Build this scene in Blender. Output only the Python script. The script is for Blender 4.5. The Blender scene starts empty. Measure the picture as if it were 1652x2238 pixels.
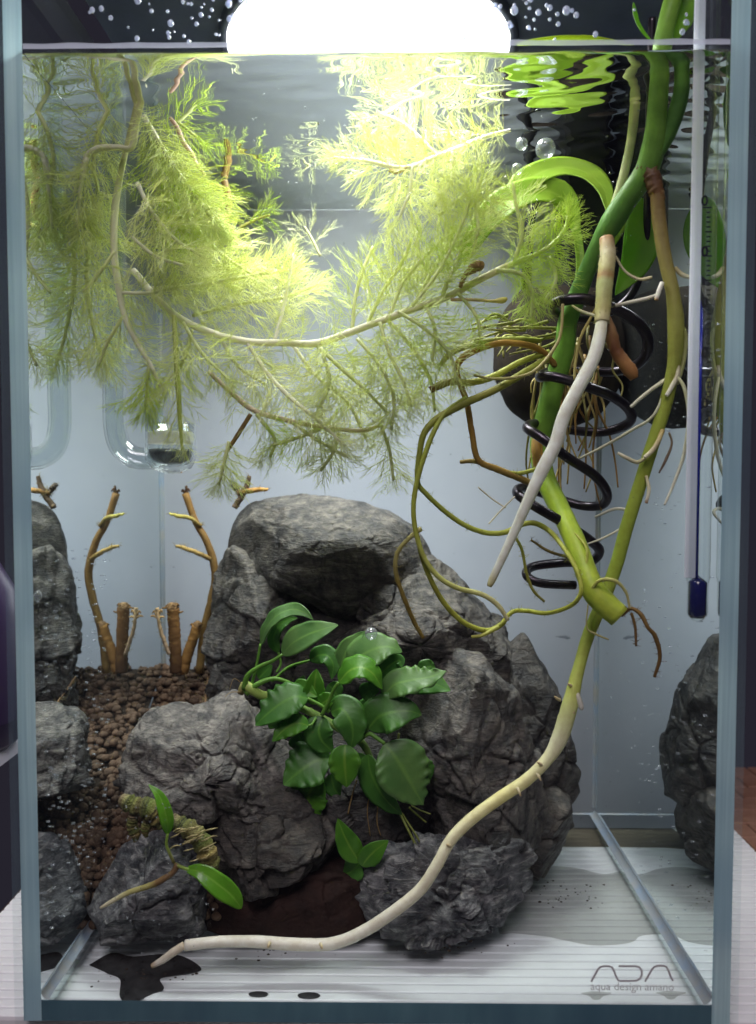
import bpy, math, random
import numpy as np
from mathutils import Vector, Matrix, Euler, noise as mnoise
R = math.radians
random.seed(7); RNG = np.random.default_rng(7)
SC = bpy.context.scene; COL = SC.collection
SC.unit_settings.scale_length = 0.01            # 1 unit = 1 cm

# ------------------------------------------------------------------ camera, world, lights, exposure
FPX = 1700.0; PITCH = 2.59; YAW = 0.67
CAM = Vector((0.387, -22.8, 15.86))
cam = bpy.data.cameras.new('camera'); cam_o = bpy.data.objects.new('camera', cam); COL.objects.link(cam_o)
cam.sensor_fit = 'HORIZONTAL'; cam.sensor_width = 36; cam.lens = FPX / 1652 * 36
cam.clip_start = 0.5; cam.clip_end = 2000
cam_o.location = CAM; cam_o.rotation_euler = Euler((R(90 - PITCH), 0, R(YAW)), 'XYZ')
cam.dof.use_dof = True; cam.dof.focus_distance = 27.5; cam.dof.aperture_fstop = 0.16
SC.camera = cam_o
CROT = Euler((R(90 - PITCH), 0, R(YAW)), 'XYZ').to_matrix()

W = bpy.data.worlds.new('World'); SC.world = W; W.use_nodes = True
W.node_tree.nodes['Background'].inputs[0].default_value = (0.55, 0.5, 0.75, 1)
W.node_tree.nodes['Background'].inputs[1].default_value = 0.022

def area(name, loc, target, size, power, color, spread=180, shape='DISK'):
    l = bpy.data.lights.new(name, 'AREA'); l.shape = shape; l.size = size; l.energy = power
    l.color = color; l.spread = R(spread)
    o = bpy.data.objects.new(name, l); COL.objects.link(o); o.location = loc
    o.rotation_euler = (Vector(target) - Vector(loc)).to_track_quat('-Z', 'Y').to_euler()
    return o
LAMP = Vector((-0.3, 6.6, 31.3)); LAMP_R = 5.15
area('room_light', (-10, -62, 96), (0, 6, 6), 46, 46000, (1.0, 0.87, 0.95))
area('lamp_beam', LAMP - Vector((0, 0, .25)), (LAMP.x, LAMP.y - 1.2, 0), 2 * LAMP_R, 6500, (0.97, 1.0, 0.97), 172)
area('added_rear_fill', (-1.5, 26, 15.0), (-1.2, 13.8, 12.6), 17, 640, (0.88, 0.93, 1.0), 95)  # added fill behind the tank, brightens the back film; no real lamp there
SC.view_settings.view_transform = 'Standard'; SC.view_settings.look = 'None'
SC.view_settings.exposure = 0.6; SC.view_settings.gamma = 1.0
cy = SC.cycles
cy.max_bounces = 18; cy.diffuse_bounces = 12; cy.glossy_bounces = 6; cy.transmission_bounces = 12
cy.transparent_max_bounces = 40; cy.caustics_reflective = True; cy.sample_clamp_indirect = 6.0

# ------------------------------------------------------------------ helpers
def P(px, py, Y):
    """the point at depth Y seen at pixel (px, py) of a 1652 x 2238 frame"""
    d = CROT @ Vector(((px - 826) / FPX, -(py - 1119) / FPX, -1.0))
    t = (Y - CAM.y) / d.y
    return CAM + d * t
def PXS(Y): return (Y - CAM.y) / FPX       # cm per pixel at depth Y

def tag(o, label=None, cat=None, group=None, kind=None):
    if label: o['label'] = label
    if cat: o['category'] = cat
    if group: o['group'] = group
    if kind: o['kind'] = kind
    return o
def empty(name, loc, label, cat, group=None):
    o = bpy.data.objects.new(name, None); COL.objects.link(o); o.location = loc; o.empty_display_size = .5
    return tag(o, label, cat, group)
def root_loc(p):
    while p.parent: p = p.parent
    return Vector(p.location)

class MB:
    def __init__(s): s.v = []; s.f = []; s.c = []; s.n = 0; s.mi = []
    def add(s, v, f, c=None, mi=0):
        v = np.asarray(v, float).reshape(-1, 3)
        s.v.append(v); n = s.n
        s.f.extend([tuple(i + n for i in q) for q in f]); s.mi.extend([mi] * len(f))
        if c is None: c = np.ones((len(v), 3))
        c = np.asarray(c, float)
        if c.ndim == 1: c = np.tile(c, (len(v), 1))
        s.c.append(c); s.n += len(v); return s
    def build(s, name, mat, parent=None, smooth=True, loc=None, label=None):
        V = np.concatenate(s.v)
        if parent is not None: off = np.array(root_loc(parent))
        elif loc is not None: off = np.array(loc)
        else: off = np.array([(V[:, 0].min() + V[:, 0].max()) / 2, (V[:, 1].min() + V[:, 1].max()) / 2, V[:, 2].min()])
        me = bpy.data.meshes.new(name); me.from_pydata((V - off).tolist(), [], s.f)
        ca = me.color_attributes.new('Col', 'FLOAT_COLOR', 'POINT')
        C = np.concatenate([np.concatenate(s.c), np.ones((len(V), 1))], 1)
        ca.data.foreach_set('color', C.ravel())
        for m in (mat if isinstance(mat, (list, tuple)) else [mat]): me.materials.append(m)
        me.polygons.foreach_set('material_index', s.mi)
        me.polygons.foreach_set('use_smooth', [smooth] * len(me.polygons)); me.update()
        o = bpy.data.objects.new(name, me); COL.objects.link(o)
        if parent is not None: o.parent = parent
        else: o.location = off
        if label: o['label'] = label
        return o

def catmull(pts, n):
    """pts (k, m) -> n samples along a Catmull-Rom spline"""
    p = np.asarray(pts, float); k = len(p)
    if k == 2: return p[0] + (p[1] - p[0]) * np.linspace(0, 1, n)[:, None]
    q = np.vstack([2 * p[0] - p[1], p, 2 * p[-1] - p[-2]])
    L = np.r_[0, np.cumsum(np.linalg.norm(np.diff(p[:, :3], axis=0), axis=1) + 1e-6)]
    t = np.interp(np.linspace(0, L[-1], n), L, np.arange(k))
    i = np.minimum(t.astype(int), k - 2); u = (t - i)[:, None]
    a, b, c, d = q[i], q[i + 1], q[i + 2], q[i + 3]
    return .5 * (2 * b + (c - a) * u + (2 * a - 5 * b + 4 * c - d) * u**2 + (3 * b - a - 3 * c + d) * u**3)

def frames(p):
    t = np.gradient(p, axis=0); t /= np.linalg.norm(t, axis=1)[:, None] + 1e-9
    n = np.zeros_like(t); a = np.array([0, 0, 1.]) if abs(t[0, 2]) < .9 else np.array([1., 0, 0])
    v = np.cross(t[0], a); n[0] = v / np.linalg.norm(v)
    for i in range(1, len(p)):
        v = n[i - 1] - t[i] * np.dot(n[i - 1], t[i]); n[i] = v / (np.linalg.norm(v) + 1e-9)
    return t, n, np.cross(t, n)

def tube(mb, p, r, sides=8, col=None, cap=True, bump=0.0, mi=0):
    p = np.asarray(p, float); k = len(p); r = np.broadcast_to(np.asarray(r, float), (k,))
    t, n, b = frames(p); a = np.linspace(0, 2 * np.pi, sides, endpoint=False)
    rr = r[:, None] * np.ones(sides)
    if bump: rr = rr * (1 + bump * RNG.standard_normal((k, sides)))
    v = p[:, None] + rr[..., None] * (np.cos(a)[None, :, None] * n[:, None] + np.sin(a)[None, :, None] * b[:, None])
    v = v.reshape(-1, 3); f = []
    for i in range(k - 1):
        for j in range(sides):
            j2 = (j + 1) % sides
            f.append((i * sides + j, i * sides + j2, (i + 1) * sides + j2, (i + 1) * sides + j))
    c = None
    if col is not None:
        c = np.asarray(col, float)
        c = np.repeat(c, sides, axis=0) if c.ndim == 2 else np.tile(c, (k * sides, 1))
    if cap:
        f.append(tuple(reversed(range(sides)))); f.append(tuple(range((k - 1) * sides, k * sides)))
    mb.add(v, f, c, mi); return mb

def path(pts, n):
    """[(px, py, Y, r_px[, color])] -> points, radii in cm"""
    w = []
    for q in pts:
        w.append(list(P(q[0], q[1], q[2])) + [q[3] * PXS(q[2])])
    s = catmull(np.array(w), n); return s[:, :3], np.maximum(s[:, 3], .004)
def ramp(n, stops):
    x = np.linspace(0, 1, n); sx = [s[0] for s in stops]
    return np.stack([np.interp(x, sx, [s[1][i] for s in stops]) for i in range(3)], 1)

def box(mb, x0, x1, y0, y1, z0, z1, mi=0, mis=None):
    v = [(x, y, z) for z in (z0, z1) for y in (y0, y1) for x in (x0, x1)]
    f = [(0, 2, 3, 1), (4, 5, 7, 6), (0, 1, 5, 4), (2, 6, 7, 3), (0, 4, 6, 2), (1, 3, 7, 5)]  # bottom top front back left right
    n = mb.n
    mb.add(v, f, None, mi)
    if mis: mb.mi[-6:] = mis
    return mb
def bbox(mb, x0, x1, y0, y1, z0, z1, b=.1, mi=0):
    """box with chamfered vertical edges and top"""
    def ring(x0, x1, y0, y1, z):
        return [(x0 + b, y0, z), (x1 - b, y0, z), (x1, y0 + b, z), (x1, y1 - b, z), (x1 - b, y1, z), (x0 + b, y1, z), (x0, y1 - b, z), (x0, y0 + b, z)]
    v = ring(x0, x1, y0, y1, z0) + ring(x0, x1, y0, y1, z1 - b) + ring(x0 + b, x1 - b, y0 + b, y1 - b, z1)
    f = [tuple(reversed(range(8))), tuple(range(16, 24))]
    for k in (0, 8):
        for j in range(8): f.append((k + j, k + (j + 1) % 8, k + 8 + (j + 1) % 8, k + 8 + j))
    mb.add(v, f, None, mi); return mb
def lathe(mb, prof, axis, sides=32, mi=0, close=False, tilt=None):
    """prof [(r, z)] about the vertical through axis"""
    a = np.linspace(0, 2 * np.pi, sides, endpoint=False); k = len(prof)
    v = np.array([[(r * math.cos(x), r * math.sin(x), z) for x in a] for r, z in prof]).reshape(-1, 3)
    if tilt is not None: v = v @ np.array(tilt.to_3x3()).T
    v = v + np.array(axis); f = []
    for i in range(k - 1):
        for j in range(sides): f.append((i * sides + j, i * sides + (j + 1) % sides, (i + 1) * sides + (j + 1) % sides, (i + 1) * sides + j))
    mb.add(v, f, None, mi); return mb
def ico(sub=1):
    t = (1 + 5**.5) / 2
    v = [(-1, t, 0), (1, t, 0), (-1, -t, 0), (1, -t, 0), (0, -1, t), (0, 1, t), (0, -1, -t), (0, 1, -t), (t, 0, -1), (t, 0, 1), (-t, 0, -1), (-t, 0, 1)]
    f = [(0, 11, 5), (0, 5, 1), (0, 1, 7), (0, 7, 10), (0, 10, 11), (1, 5, 9), (5, 11, 4), (11, 10, 2), (10, 7, 6), (7, 1, 8), (3, 9, 4), (3, 4, 2), (3, 2, 6), (3, 6, 8), (3, 8, 9), (4, 9, 5), (2, 4, 11), (6, 2, 10), (8, 6, 7), (9, 8, 1)]
    v = [Vector(q).normalized() for q in v]
    for _ in range(sub):
        m = {}; g = []
        def mid(a, b):
            k = (min(a, b), max(a, b))
            if k not in m: m[k] = len(v); v.append(((v[a] + v[b]) / 2).normalized())
            return m[k]
        for a, b, c in f:
            x, y, z = mid(a, b), mid(b, c), mid(c, a); g += [(a, x, z), (b, y, x), (c, z, y), (x, y, z)]
        f = g
    return np.array(v), f
ICO = {k: ico(k) for k in (1, 2, 3)}
def ball(mb, c, r, sub=1, col=None, jit=0.0, mi=0):
    v, f = ICO[sub]; v = v * np.asarray(r)
    if jit: v = v * (1 + jit * RNG.standard_normal((len(v), 1)))
    mb.add(v + np.asarray(c), f, col, mi); return mb

# ------------------------------------------------------------------ materials
class NT:
    def __init__(s, name):
        s.m = bpy.data.materials.new(name); s.m.use_nodes = True; s.t = s.m.node_tree; s.t.nodes.clear()
        s.out = s.n('ShaderNodeOutputMaterial')
    def n(s, typ, **kw):
        o = s.t.nodes.new(typ)
        for k, v in kw.items():
            if k.startswith('i_'):
                key = k[2:]; key = int(key) if key.isdigit() else key.replace('_', ' ')
                if hasattr(v, 'is_output'): s.t.links.new(v, o.inputs[key])
                else: o.inputs[key].default_value = v
            else: setattr(o, k, v)
        return o
    def l(s, a, b): s.t.links.new(a, b)
    def coord(s, scale=1.0, vec=None):
        c = s.n('ShaderNodeTexCoord')
        mp = s.n('ShaderNodeMapping', i_Vector=c.outputs['Object'])
        mp.inputs['Scale'].default_value = vec or (scale,) * 3
        return mp.outputs[0]
    def noise(s, v, scale, detail=6, rough=.6, dist=0.0):
        return s.n('ShaderNodeTexNoise', i_Vector=v, i_Scale=scale, i_Detail=detail, i_Roughness=rough, i_Distortion=dist).outputs[0]
    def ramp(s, fac, stops, interp='LINEAR'):
        o = s.n('ShaderNodeValToRGB', i_Fac=fac); e = o.color_ramp; e.interpolation = interp
        while len(e.elements) < len(stops): e.elements.new(.5)
        for el, (p, c) in zip(e.elements, stops):
            el.position = p; el.color = (c, c, c, 1) if isinstance(c, (int, float)) else tuple(c) + (1,)
        return o.outputs[0]
    def mix(s, fac, a, b, typ='MIX'):
        o = s.n('ShaderNodeMix', data_type='RGBA', blend_type=typ)
        for k, v in ((0, fac), (6, a), (7, b)):
            if hasattr(v, 'is_output'): s.l(v, o.inputs[k])
            else: o.inputs[k].default_value = v if isinstance(v, (int, float)) else tuple(v) + (1,)
        return o.outputs[2]
    def bump(s, h, strength=.5, dist=.1, normal=None):
        o = s.n('ShaderNodeBump', i_Height=h, i_Strength=strength, i_Distance=dist)
        if normal: s.l(normal, o.inputs['Normal'])
        return o.outputs[0]
    def done(s, sh): s.l(sh, s.out.inputs[0]); return s.m

def principled(name, color, rough=.5, spec=.5, metal=0, vary=None, vscale=2, bump=0, bscale=6, bdist=.05, attr=False, transl=0, tcol=None, coat=0):
    k = NT(name); v = k.coord()
    c = tuple(color)
    base = None
    if attr:
        base = k.n('ShaderNodeAttribute', attribute_name='Col').outputs[0]
        base = k.mix(1.0, base, color, 'MULTIPLY')
    if vary:
        nz = k.ramp(k.noise(v, vscale), [(.35, 0.0), (.68, 1.0)])
        base = k.mix(nz, base if base else c, vary) if not attr else k.mix(k.n('ShaderNodeMath', operation='MULTIPLY', i_0=nz, i_1=.6).outputs[0], base, k.mix(1.0, base, vary, 'MULTIPLY'))
    p = k.n('ShaderNodeBsdfPrincipled', i_Roughness=rough, i_Metallic=metal)
    p.inputs['Specular IOR Level'].default_value = spec; p.inputs['Coat Weight'].default_value = coat
    if base: k.l(base, p.inputs['Base Color'])
    else: p.inputs['Base Color'].default_value = c + (1,)
    nrm = None
    if bump:
        nrm = k.bump(k.noise(v, bscale, 8), bump, bdist); k.l(nrm, p.inputs['Normal'])
    sh = p.outputs[0]
    if transl:
        t = k.n('ShaderNodeBsdfTranslucent')
        if tcol: t.inputs[0].default_value = tuple(tcol) + (1,)
        elif base: k.l(base, t.inputs[0])
        else: t.inputs[0].default_value = c + (1,)
        if tcol and attr: k.l(k.mix(1.0, base, tcol, 'MULTIPLY'), t.inputs[0])
        sh = k.n('ShaderNodeMixShader', i_0=transl, i_1=sh, i_2=t.outputs[0]).outputs[0]
    return k.done(sh)

def clear(name, ior, tint=(1, 1, 1), gloss=(1, 1, 1), rough=0.0, both=False, bump=0, bscale=1, haze=0, hcol=(.7, .8, .85), boost=1.0):
    """thin clear body: Fresnel mix of straight transmission and reflection"""
    k = NT(name)
    fr = k.n('ShaderNodeFresnel', i_IOR=ior)
    if both:   # same reflectance from either side
        g = k.n('ShaderNodeNewGeometry')
        m = k.n('ShaderNodeMath', operation='MULTIPLY_ADD', i_0=g.outputs['Backfacing'], i_1=1 / ior - ior, i_2=ior)
        k.l(m.outputs[0], fr.inputs['IOR'])
    tr = k.n('ShaderNodeBsdfTransparent'); tr.inputs[0].default_value = tuple(tint) + (1,)
    gl = k.n('ShaderNodeBsdfGlossy', i_Roughness=rough); gl.inputs[0].default_value = tuple(gloss) + (1,)
    if bump:
        nn = k.bump(k.noise(k.coord(), bscale, 3), bump, .1); k.l(nn, gl.inputs['Normal'])
    fac = fr.outputs[0]
    if boost != 1: fac = k.n('ShaderNodeMath', operation='MULTIPLY', use_clamp=True, i_0=fac, i_1=boost).outputs[0]
    sh = k.n('ShaderNodeMixShader', i_0=fac, i_1=tr.outputs[0], i_2=gl.outputs[0]).outputs[0]
    if haze:
        d = k.n('ShaderNodeBsdfDiffuse'); d.inputs[0].default_value = tuple(hcol) + (1,)
        sh = k.n('ShaderNodeMixShader', i_0=haze, i_1=sh, i_2=d.outputs[0]).outputs[0]
    return k.done(sh)

def rock_mat(name, dark, light, brown=(.065, .048, .034), veins=0.0, seed=0.0, contrast=(.38, .66)):
    k = NT(name); c = k.n('ShaderNodeTexCoord')
    mp = k.n('ShaderNodeMapping', i_Vector=c.outputs['Object']); mp.inputs['Location'].default_value = (seed, seed * 2.3, -seed)
    v = mp.outputs[0]
    big = k.noise(v, .55, 7, .62, .6); fine = k.noise(v, 5.0, 10, .7); med = k.noise(v, 1.7, 8, .65, .3)
    base = k.mix(k.ramp(med, [(contrast[0], 0.0), (contrast[1], 1.0)]), dark, light)
    base = k.mix(k.ramp(big, [(.54, 0.0), (.7, .75)]), base, brown)
    speck = k.ramp(k.noise(v, 22, 3, .5), [(.66, 0.0), (.72, 1.0)])
    base = k.mix(k.n('ShaderNodeMath', operation='MULTIPLY', i_0=speck, i_1=.35).outputs[0], base, (.42, .42, .4))
    base = k.mix(k.ramp(fine, [(.3, .55), (.6, 0.0)]), base, (.03, .032, .036))
    # thin fissures: where a warped noise crosses its middle value
    mp3 = k.n('ShaderNodeMapping', i_Vector=c.outputs['Object']); mp3.inputs['Scale'].default_value = (.8, .8, 3.2); mp3.inputs['Rotation'].default_value = (.4, .55 + seed, .2)
    strata = k.noise(mp3.outputs[0], 1.6, 9, .68, .8)
    base = k.mix(k.ramp(strata, [(.40, .55), (.56, 0.0)]), base, dark)
    if veins:
        base = k.mix(k.ramp(strata, [(.55, 0.0), (.66, veins)]), base, (.50, .49, .46))
    fis = k.ramp(strata, [(.3, 0.0), (.7, 1.0)])
    p = k.n('ShaderNodeBsdfPrincipled', i_Roughness=.5); p.inputs['Specular IOR Level'].default_value = .45
    k.l(base, p.inputs['Base Color'])
    k.l(k.ramp(fine, [(.3, .58), (.7, .28)]), p.inputs['Roughness'])
    h = k.n('ShaderNodeMath', operation='MULTIPLY_ADD', i_0=fine, i_1=.3, i_2=med).outputs[0]
    n1 = k.bump(h, .62, .26); n2 = k.bump(fis, .6, .16, n1)
    k.l(n2, p.inputs['Normal'])
    return k.done(p.outputs[0])

M = {}
M['rock'] = rock_mat('rock_slate', (.036, .036, .036), (.25, .225, .19), seed=1)
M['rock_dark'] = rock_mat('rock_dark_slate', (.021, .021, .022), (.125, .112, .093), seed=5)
M['rock_pale'] = rock_mat('rock_pale_slate', (.055, .053, .052), (.38, .35, .305), seed=9)
M['rock_vein'] = rock_mat('rock_veined', (.026, .029, .036), (.30, .30, .30), brown=(.07, .062, .05), veins=.6, seed=13)
M['rock_brown'] = rock_mat('rock_brown', (.027, .025, .023), (.155, .134, .108), seed=21)
M['clay'] = principled('dark_red_clay', (.014, .0065, .0045), .75, .2, vary=(.028, .012, .008), vscale=1.2, bump=.6, bscale=5, bdist=.1)
M['soil'] = principled('baked_soil', (.115, .070, .043), .72, .3, attr=True, vary=(.62, .6, .6), vscale=5, bump=.6, bscale=14, bdist=.04)
M['soilbed'] = principled('soil_bed', (.03, .02, .014), .8, .2, bump=.8, bscale=4, bdist=.2)
M['pane'] = clear('clear_glass', 1.42, (.985, .995, .99), (.9, .95, 1), both=True)
M['pane_wet'] = clear('side_glass_under_water', .75, (.97, .99, .985), (.86, .91, .92), rough=.012, haze=.012, hcol=(.62, .72, .78))
def edge_glass(name='glass_cut_edge', dk=1.0, sc=(9, 1, .16)):
    k = NT(name); c = k.n('ShaderNodeTexCoord')
    mp = k.n('ShaderNodeMapping', i_Vector=c.outputs['Object']); mp.inputs['Scale'].default_value = sc
    nz = k.noise(mp.outputs[0], 1.0, 4, .5, .2)
    mp2 = k.n('ShaderNodeMapping', i_Vector=c.outputs['Object']); mp2.inputs['Scale'].default_value = (.1, .1, .07)
    col = k.mix(k.ramp(nz, [(.3, 0.0), (.7, 1.0)]), (.46, .70, .76), (.66, .90, .94))
    col = k.mix(k.ramp(k.noise(mp2.outputs[0], 2.2, 2), [(.4, 0.0), (.62, .6)]), col, (.30, .48, .60))
    if dk != 1: col = k.mix(1.0, col, (dk * .6, dk * .85, dk), 'MULTIPLY')
    d = k.n('ShaderNodeBsdfDiffuse', i_Color=col); t = k.n('ShaderNodeBsdfTranslucent', i_Color=col)
    g = k.n('ShaderNodeBsdfGlossy', i_Roughness=.12); fr = k.n('ShaderNodeFresnel', i_IOR=1.45)
    a = k.n('ShaderNodeMixShader', i_0=.3, i_1=d.outputs[0], i_2=t.outputs[0])
    return k.done(k.n('ShaderNodeMixShader', i_0=fr.outputs[0], i_1=a.outputs[0], i_2=g.outputs[0]).outputs[0])
M['edge'] = edge_glass(); M['edge_dark'] = edge_glass('glass_bottom_edge', .28, (1.6, 1, .3))
M['bottom'] = clear('bottom_glass', 1.12, (.97, .985, .985), (.8, .85, .9), both=True)
M['film'] = principled('frosted_back_film', (.13, .15, .18), .5, .12, vary=(.12, .138, .165), vscale=.25, bump=.05, bscale=3, transl=.6, tcol=(.62, .70, .80))
def film_mat():
    k = NT('frosted_back_film'); v = k.coord(); col = k.mix(k.ramp(k.noise(v, .25), [(.35, 0.0), (.68, 1.0)]), (.69, .73, .78), (.63, .68, .74))
    sp_ = k.ramp(k.noise(v, 1.5, 4, .55, .8), [(.70, 0.0), (.76, .7)]); col = k.mix(sp_, col, (.12, .14, .17))
    d = k.n('ShaderNodeBsdfDiffuse', i_Color=k.mix(.55, col, (0, 0, 0))); t = k.n('ShaderNodeBsdfTranslucent', i_Color=col)
    g = k.n('ShaderNodeBsdfGlossy', i_Roughness=.35); a_ = k.n('ShaderNodeMixShader', i_0=.6, i_1=d.outputs[0], i_2=t.outputs[0])
    return k.done(k.n('ShaderNodeMixShader', i_0=.02, i_1=a_.outputs[0], i_2=g.outputs[0]).outputs[0])
M['film'] = film_mat()
M['silicone'] = principled('silicone_seam', (.20, .26, .34), .35, .5, vary=(.27, .27, .25), vscale=1.2, bump=.3, bscale=4, bdist=.03)
M['water'] = clear('water_surface', 1.33, (1, 1, 1), (.93, .96, .95))
M['wet_film'] = clear('water_film', 1.2, (.87, .87, .86), (.5, .5, .5), both=True, bump=.15, bscale=2)
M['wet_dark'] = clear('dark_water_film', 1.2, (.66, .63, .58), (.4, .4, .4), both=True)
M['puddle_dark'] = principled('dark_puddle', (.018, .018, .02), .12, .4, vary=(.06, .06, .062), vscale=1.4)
M['mat'] = principled('white_ridged_plastic', (.76, .77, .78), .35, .45, vary=(.70, .71, .73), vscale=.8, bump=.08, bscale=5)
M['tile'] = principled('brown_tile', (.24, .12, .08), .5, .4, vary=(.30, .17, .12), vscale=1.5, bump=.2)
M['table'] = principled('dark_grout', (.05, .03, .025), .7, .3, bump=.2)
M['bubble'] = clear('air_bubble', 1.5, (.9, .92, .95), (1, 1, 1), both=True, boost=2.2, haze=.12, hcol=(.9, .95, 1))
M['glassware'] = clear('thin_lab_glass', 1.42, (.955, .975, .98), (1, 1, 1), both=True, boost=2.0, haze=.012)
M['ceramic'] = principled('white_ceramic', (.88, .87, .82), .8, .2, transl=.55, bump=.2, bscale=20)
M['airpocket'] = principled('trapped_air', (.20, .22, .22), .1, .9, metal=.35, vary=(.62, .66, .66), vscale=3)
M['lampwhite'] = None
M['board'] = principled('slate_lamp_board', (.022, .028, .058), .55, .4, vary=(.036, .044, .085), vscale=.7, bump=.08)
M['black'] = principled('black_plastic', (.010, .010, .012), .5, .35, bump=.15, bscale=6)
M['sponge'] = principled('dark_brown_foam', (.012, .009, .007), .9, .1, vary=(.02, .015, .010), vscale=3, bump=.8, bscale=18, bdist=.05)
M['wire'] = principled('black_aluminium_wire', (.035, .03, .038), .3, .6, metal=.85, vary=(.05, .042, .05), vscale=4, bump=.1, bscale=12)
M['card'] = principled('white_scale_card', (.86, .87, .97), .5, .4, transl=.6, tcol=(.93, .95, 1))
M['blue'] = principled('blue_spirit', (.004, .012, .30), .2, .5)
M['navy'] = principled('navy_bulb', (.002, .003, .085), .1, .6)
M['ink'] = principled('black_print', (.01, .01, .01), .5, .3)
M['logo'] = principled('grey_mauve_print', (.52, .48, .51), .6, .2)
M['logo2'] = principled('faint_grey_print', (.70, .70, .71), .6, .2)
M['vine'] = principled('vine_stem', (1, 1, 1), .42, .4, attr=True, vary=(.55, .66, .5), vscale=2.4, bump=.3, bscale=11, transl=.22)
M['root'] = principled('root_skin', (1, 1, 1), .5, .35, attr=True, vary=(.72, .66, .56), vscale=3.2, bump=.4, bscale=14, bdist=.03, transl=.2)
def leaf_mat(name, c1, c2, mid, transl, tcol, rough=.42):
    """c1/c2 tone patches, the paler midrib follows the leaf's own Col attribute (red = distance from the midrib)"""
    k = NT(name); v = k.coord()
    at = k.n('ShaderNodeAttribute', attribute_name='Col'); sp = k.n('ShaderNodeSeparateColor', i_Color=at.outputs[0])
    col = k.mix(k.ramp(k.noise(v, 1.1, 4), [(.38, 0.0), (.64, 1.0)]), c1, c2)
    col = k.mix(k.ramp(sp.outputs[0], [(0.02, .8), (.12, 0.0)]), col, mid)
    col = k.mix(k.ramp(k.noise(v, 2.6, 5, .6, .6), [(.68, 0.0), (.75, .75)]), col, (.20, .17, .04))
    vs = k.n('ShaderNodeMath', operation='SINE', i_0=k.n('ShaderNodeMath', operation='MULTIPLY_ADD', i_0=sp.outputs[1], i_1=62.0, i_2=k.n('ShaderNodeMath', operation='MULTIPLY', i_0=sp.outputs[0], i_1=-14.0).outputs[0]).outputs[0]).outputs[0]
    p = k.n('ShaderNodeBsdfPrincipled', i_Roughness=rough); p.inputs['Specular IOR Level'].default_value = .5
    k.l(col, p.inputs['Base Color'])
    n1 = k.bump(k.ramp(vs, [(.0, 0.0), (1.0, 1.0)]), .035, .05); n2 = k.bump(k.noise(v, 9, 4), .16, .05, n1); k.l(n2, p.inputs['Normal'])
    t = k.n('ShaderNodeBsdfTranslucent'); t.inputs[0].default_value = tuple(tcol) + (1,)
    return k.done(k.n('ShaderNodeMixShader', i_0=transl, i_1=p.outputs[0], i_2=t.outputs[0]).outputs[0])
M['strap'] = leaf_mat('lime_leaf', (.24, .40, .03), (.31, .47, .04), (.36, .52, .07), .38, (.36, .56, .03))
M['anub'] = leaf_mat('dark_green_leaf', (.045, .16, .022), (.075, .22, .03), (.13, .33, .04), .3, (.09, .34, .015))
M['anub_pale'] = leaf_mat('sage_green_leaf', (.085, .20, .05), (.13, .26, .065), (.17, .34, .07), .28, (.12, .36, .03))
M['anub_bright'] = leaf_mat('bright_green_leaf', (.07, .24, .018), (.12, .33, .025), (.25, .46, .05), .4, (.16, .46, .015))
M['sprout'] = leaf_mat('fresh_green_leaf', (.11, .32, .02), (.16, .40, .03), (.26, .5, .06), .35, (.2, .5, .02), .22)
M['feather'] = principled('feathery_leaf', (.82, .86, .50), .4, .4, attr=True, transl=.5, tcol=(.87, .92, .46))
M['fstem'] = principled('feather_stem', (1, 1, 1), .4, .4, attr=True, vary=(.86, .84, .72), vscale=3, transl=.25)
M['wood'] = principled('waterlogged_wood', (1, 1, 1), .7, .3, attr=True, vary=(.55, .5, .42), vscale=3, bump=.5, bscale=9, bdist=.05)
M['rhizome'] = principled('rhizome_bark', (1, 1, 1), .65, .3, attr=True, vary=(.30, .26, .18), vscale=3, bump=1.0, bscale=9, bdist=.22)
M['bottle'] = principled('lavender_plastic', (.03, .018, .055), .35, .5)
M['shelf'] = principled('white_shelf', (.38, .35, .42), .5, .4)

# ------------------------------------------------------------------ the tank
XL, XR, YB, ZW, ZT = -10.1, 10.15, 13.25, 28.03, 31.4
T = .55
tank = empty('glass_tank', (0, 0, -.5), 'clear rectangular glass aquarium half lit from above, filled with water, rocks and plants', 'aquarium')
mb = MB(); box(mb, XL - T, XR + T, -T, -.02, -.66, ZT); mb.build('front_pane', M['pane'], tank, False)
for nm, x0, x1, inner in (('side_pane', XL - T, XL, 5), ('side_pane', XR, XR + T, 4)):
    mb = MB()
    for z0, z1, wet in ((-.66, ZW, True), (ZW, ZT, False)):
        mis = [0, 0, 1, 1, 0, 0]
        if wet: mis[inner] = 2
        if wet: mis[1] = 0
        v = [(x, y, z) for z in (z0, z1) for y in (0, YB + T) for x in (x0, x1)]
        f = [(0, 1, 5, 4), (2, 6, 7, 3), (0, 4, 6, 2), (1, 3, 7, 5)]; mm = [1, 1, mis[4], mis[5]]
        if wet: f.append((0, 2, 3, 1)); mm.append(0)
        else: f.append((4, 5, 7, 6)); mm.append(1)
        mb.add(v, f); mb.mi[-len(f):] = mm
    mb.build(nm, [M['pane'], M['edge'], M['pane_wet']], tank, False)
mb = MB(); box(mb, XL, XR, YB, YB + T, -.66, ZT); mb.mi[-6:] = [0, 0, 1, 0, 0, 0]; mb.build('back_pane', [M['pane'], M['film']], tank, False)
mb = MB(); box(mb, XL, XR, 0, YB - .004, -.655, 0, mis=[0, 0, 1, 0, 0, 0]); mb.build('bottom_pane', [M['bottom'], M['edge_dark']], tank, False)
mb = MB(); nn_ = 200  # pale strip at the waterline: the meniscus's lamp reflection put into its colour
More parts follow.
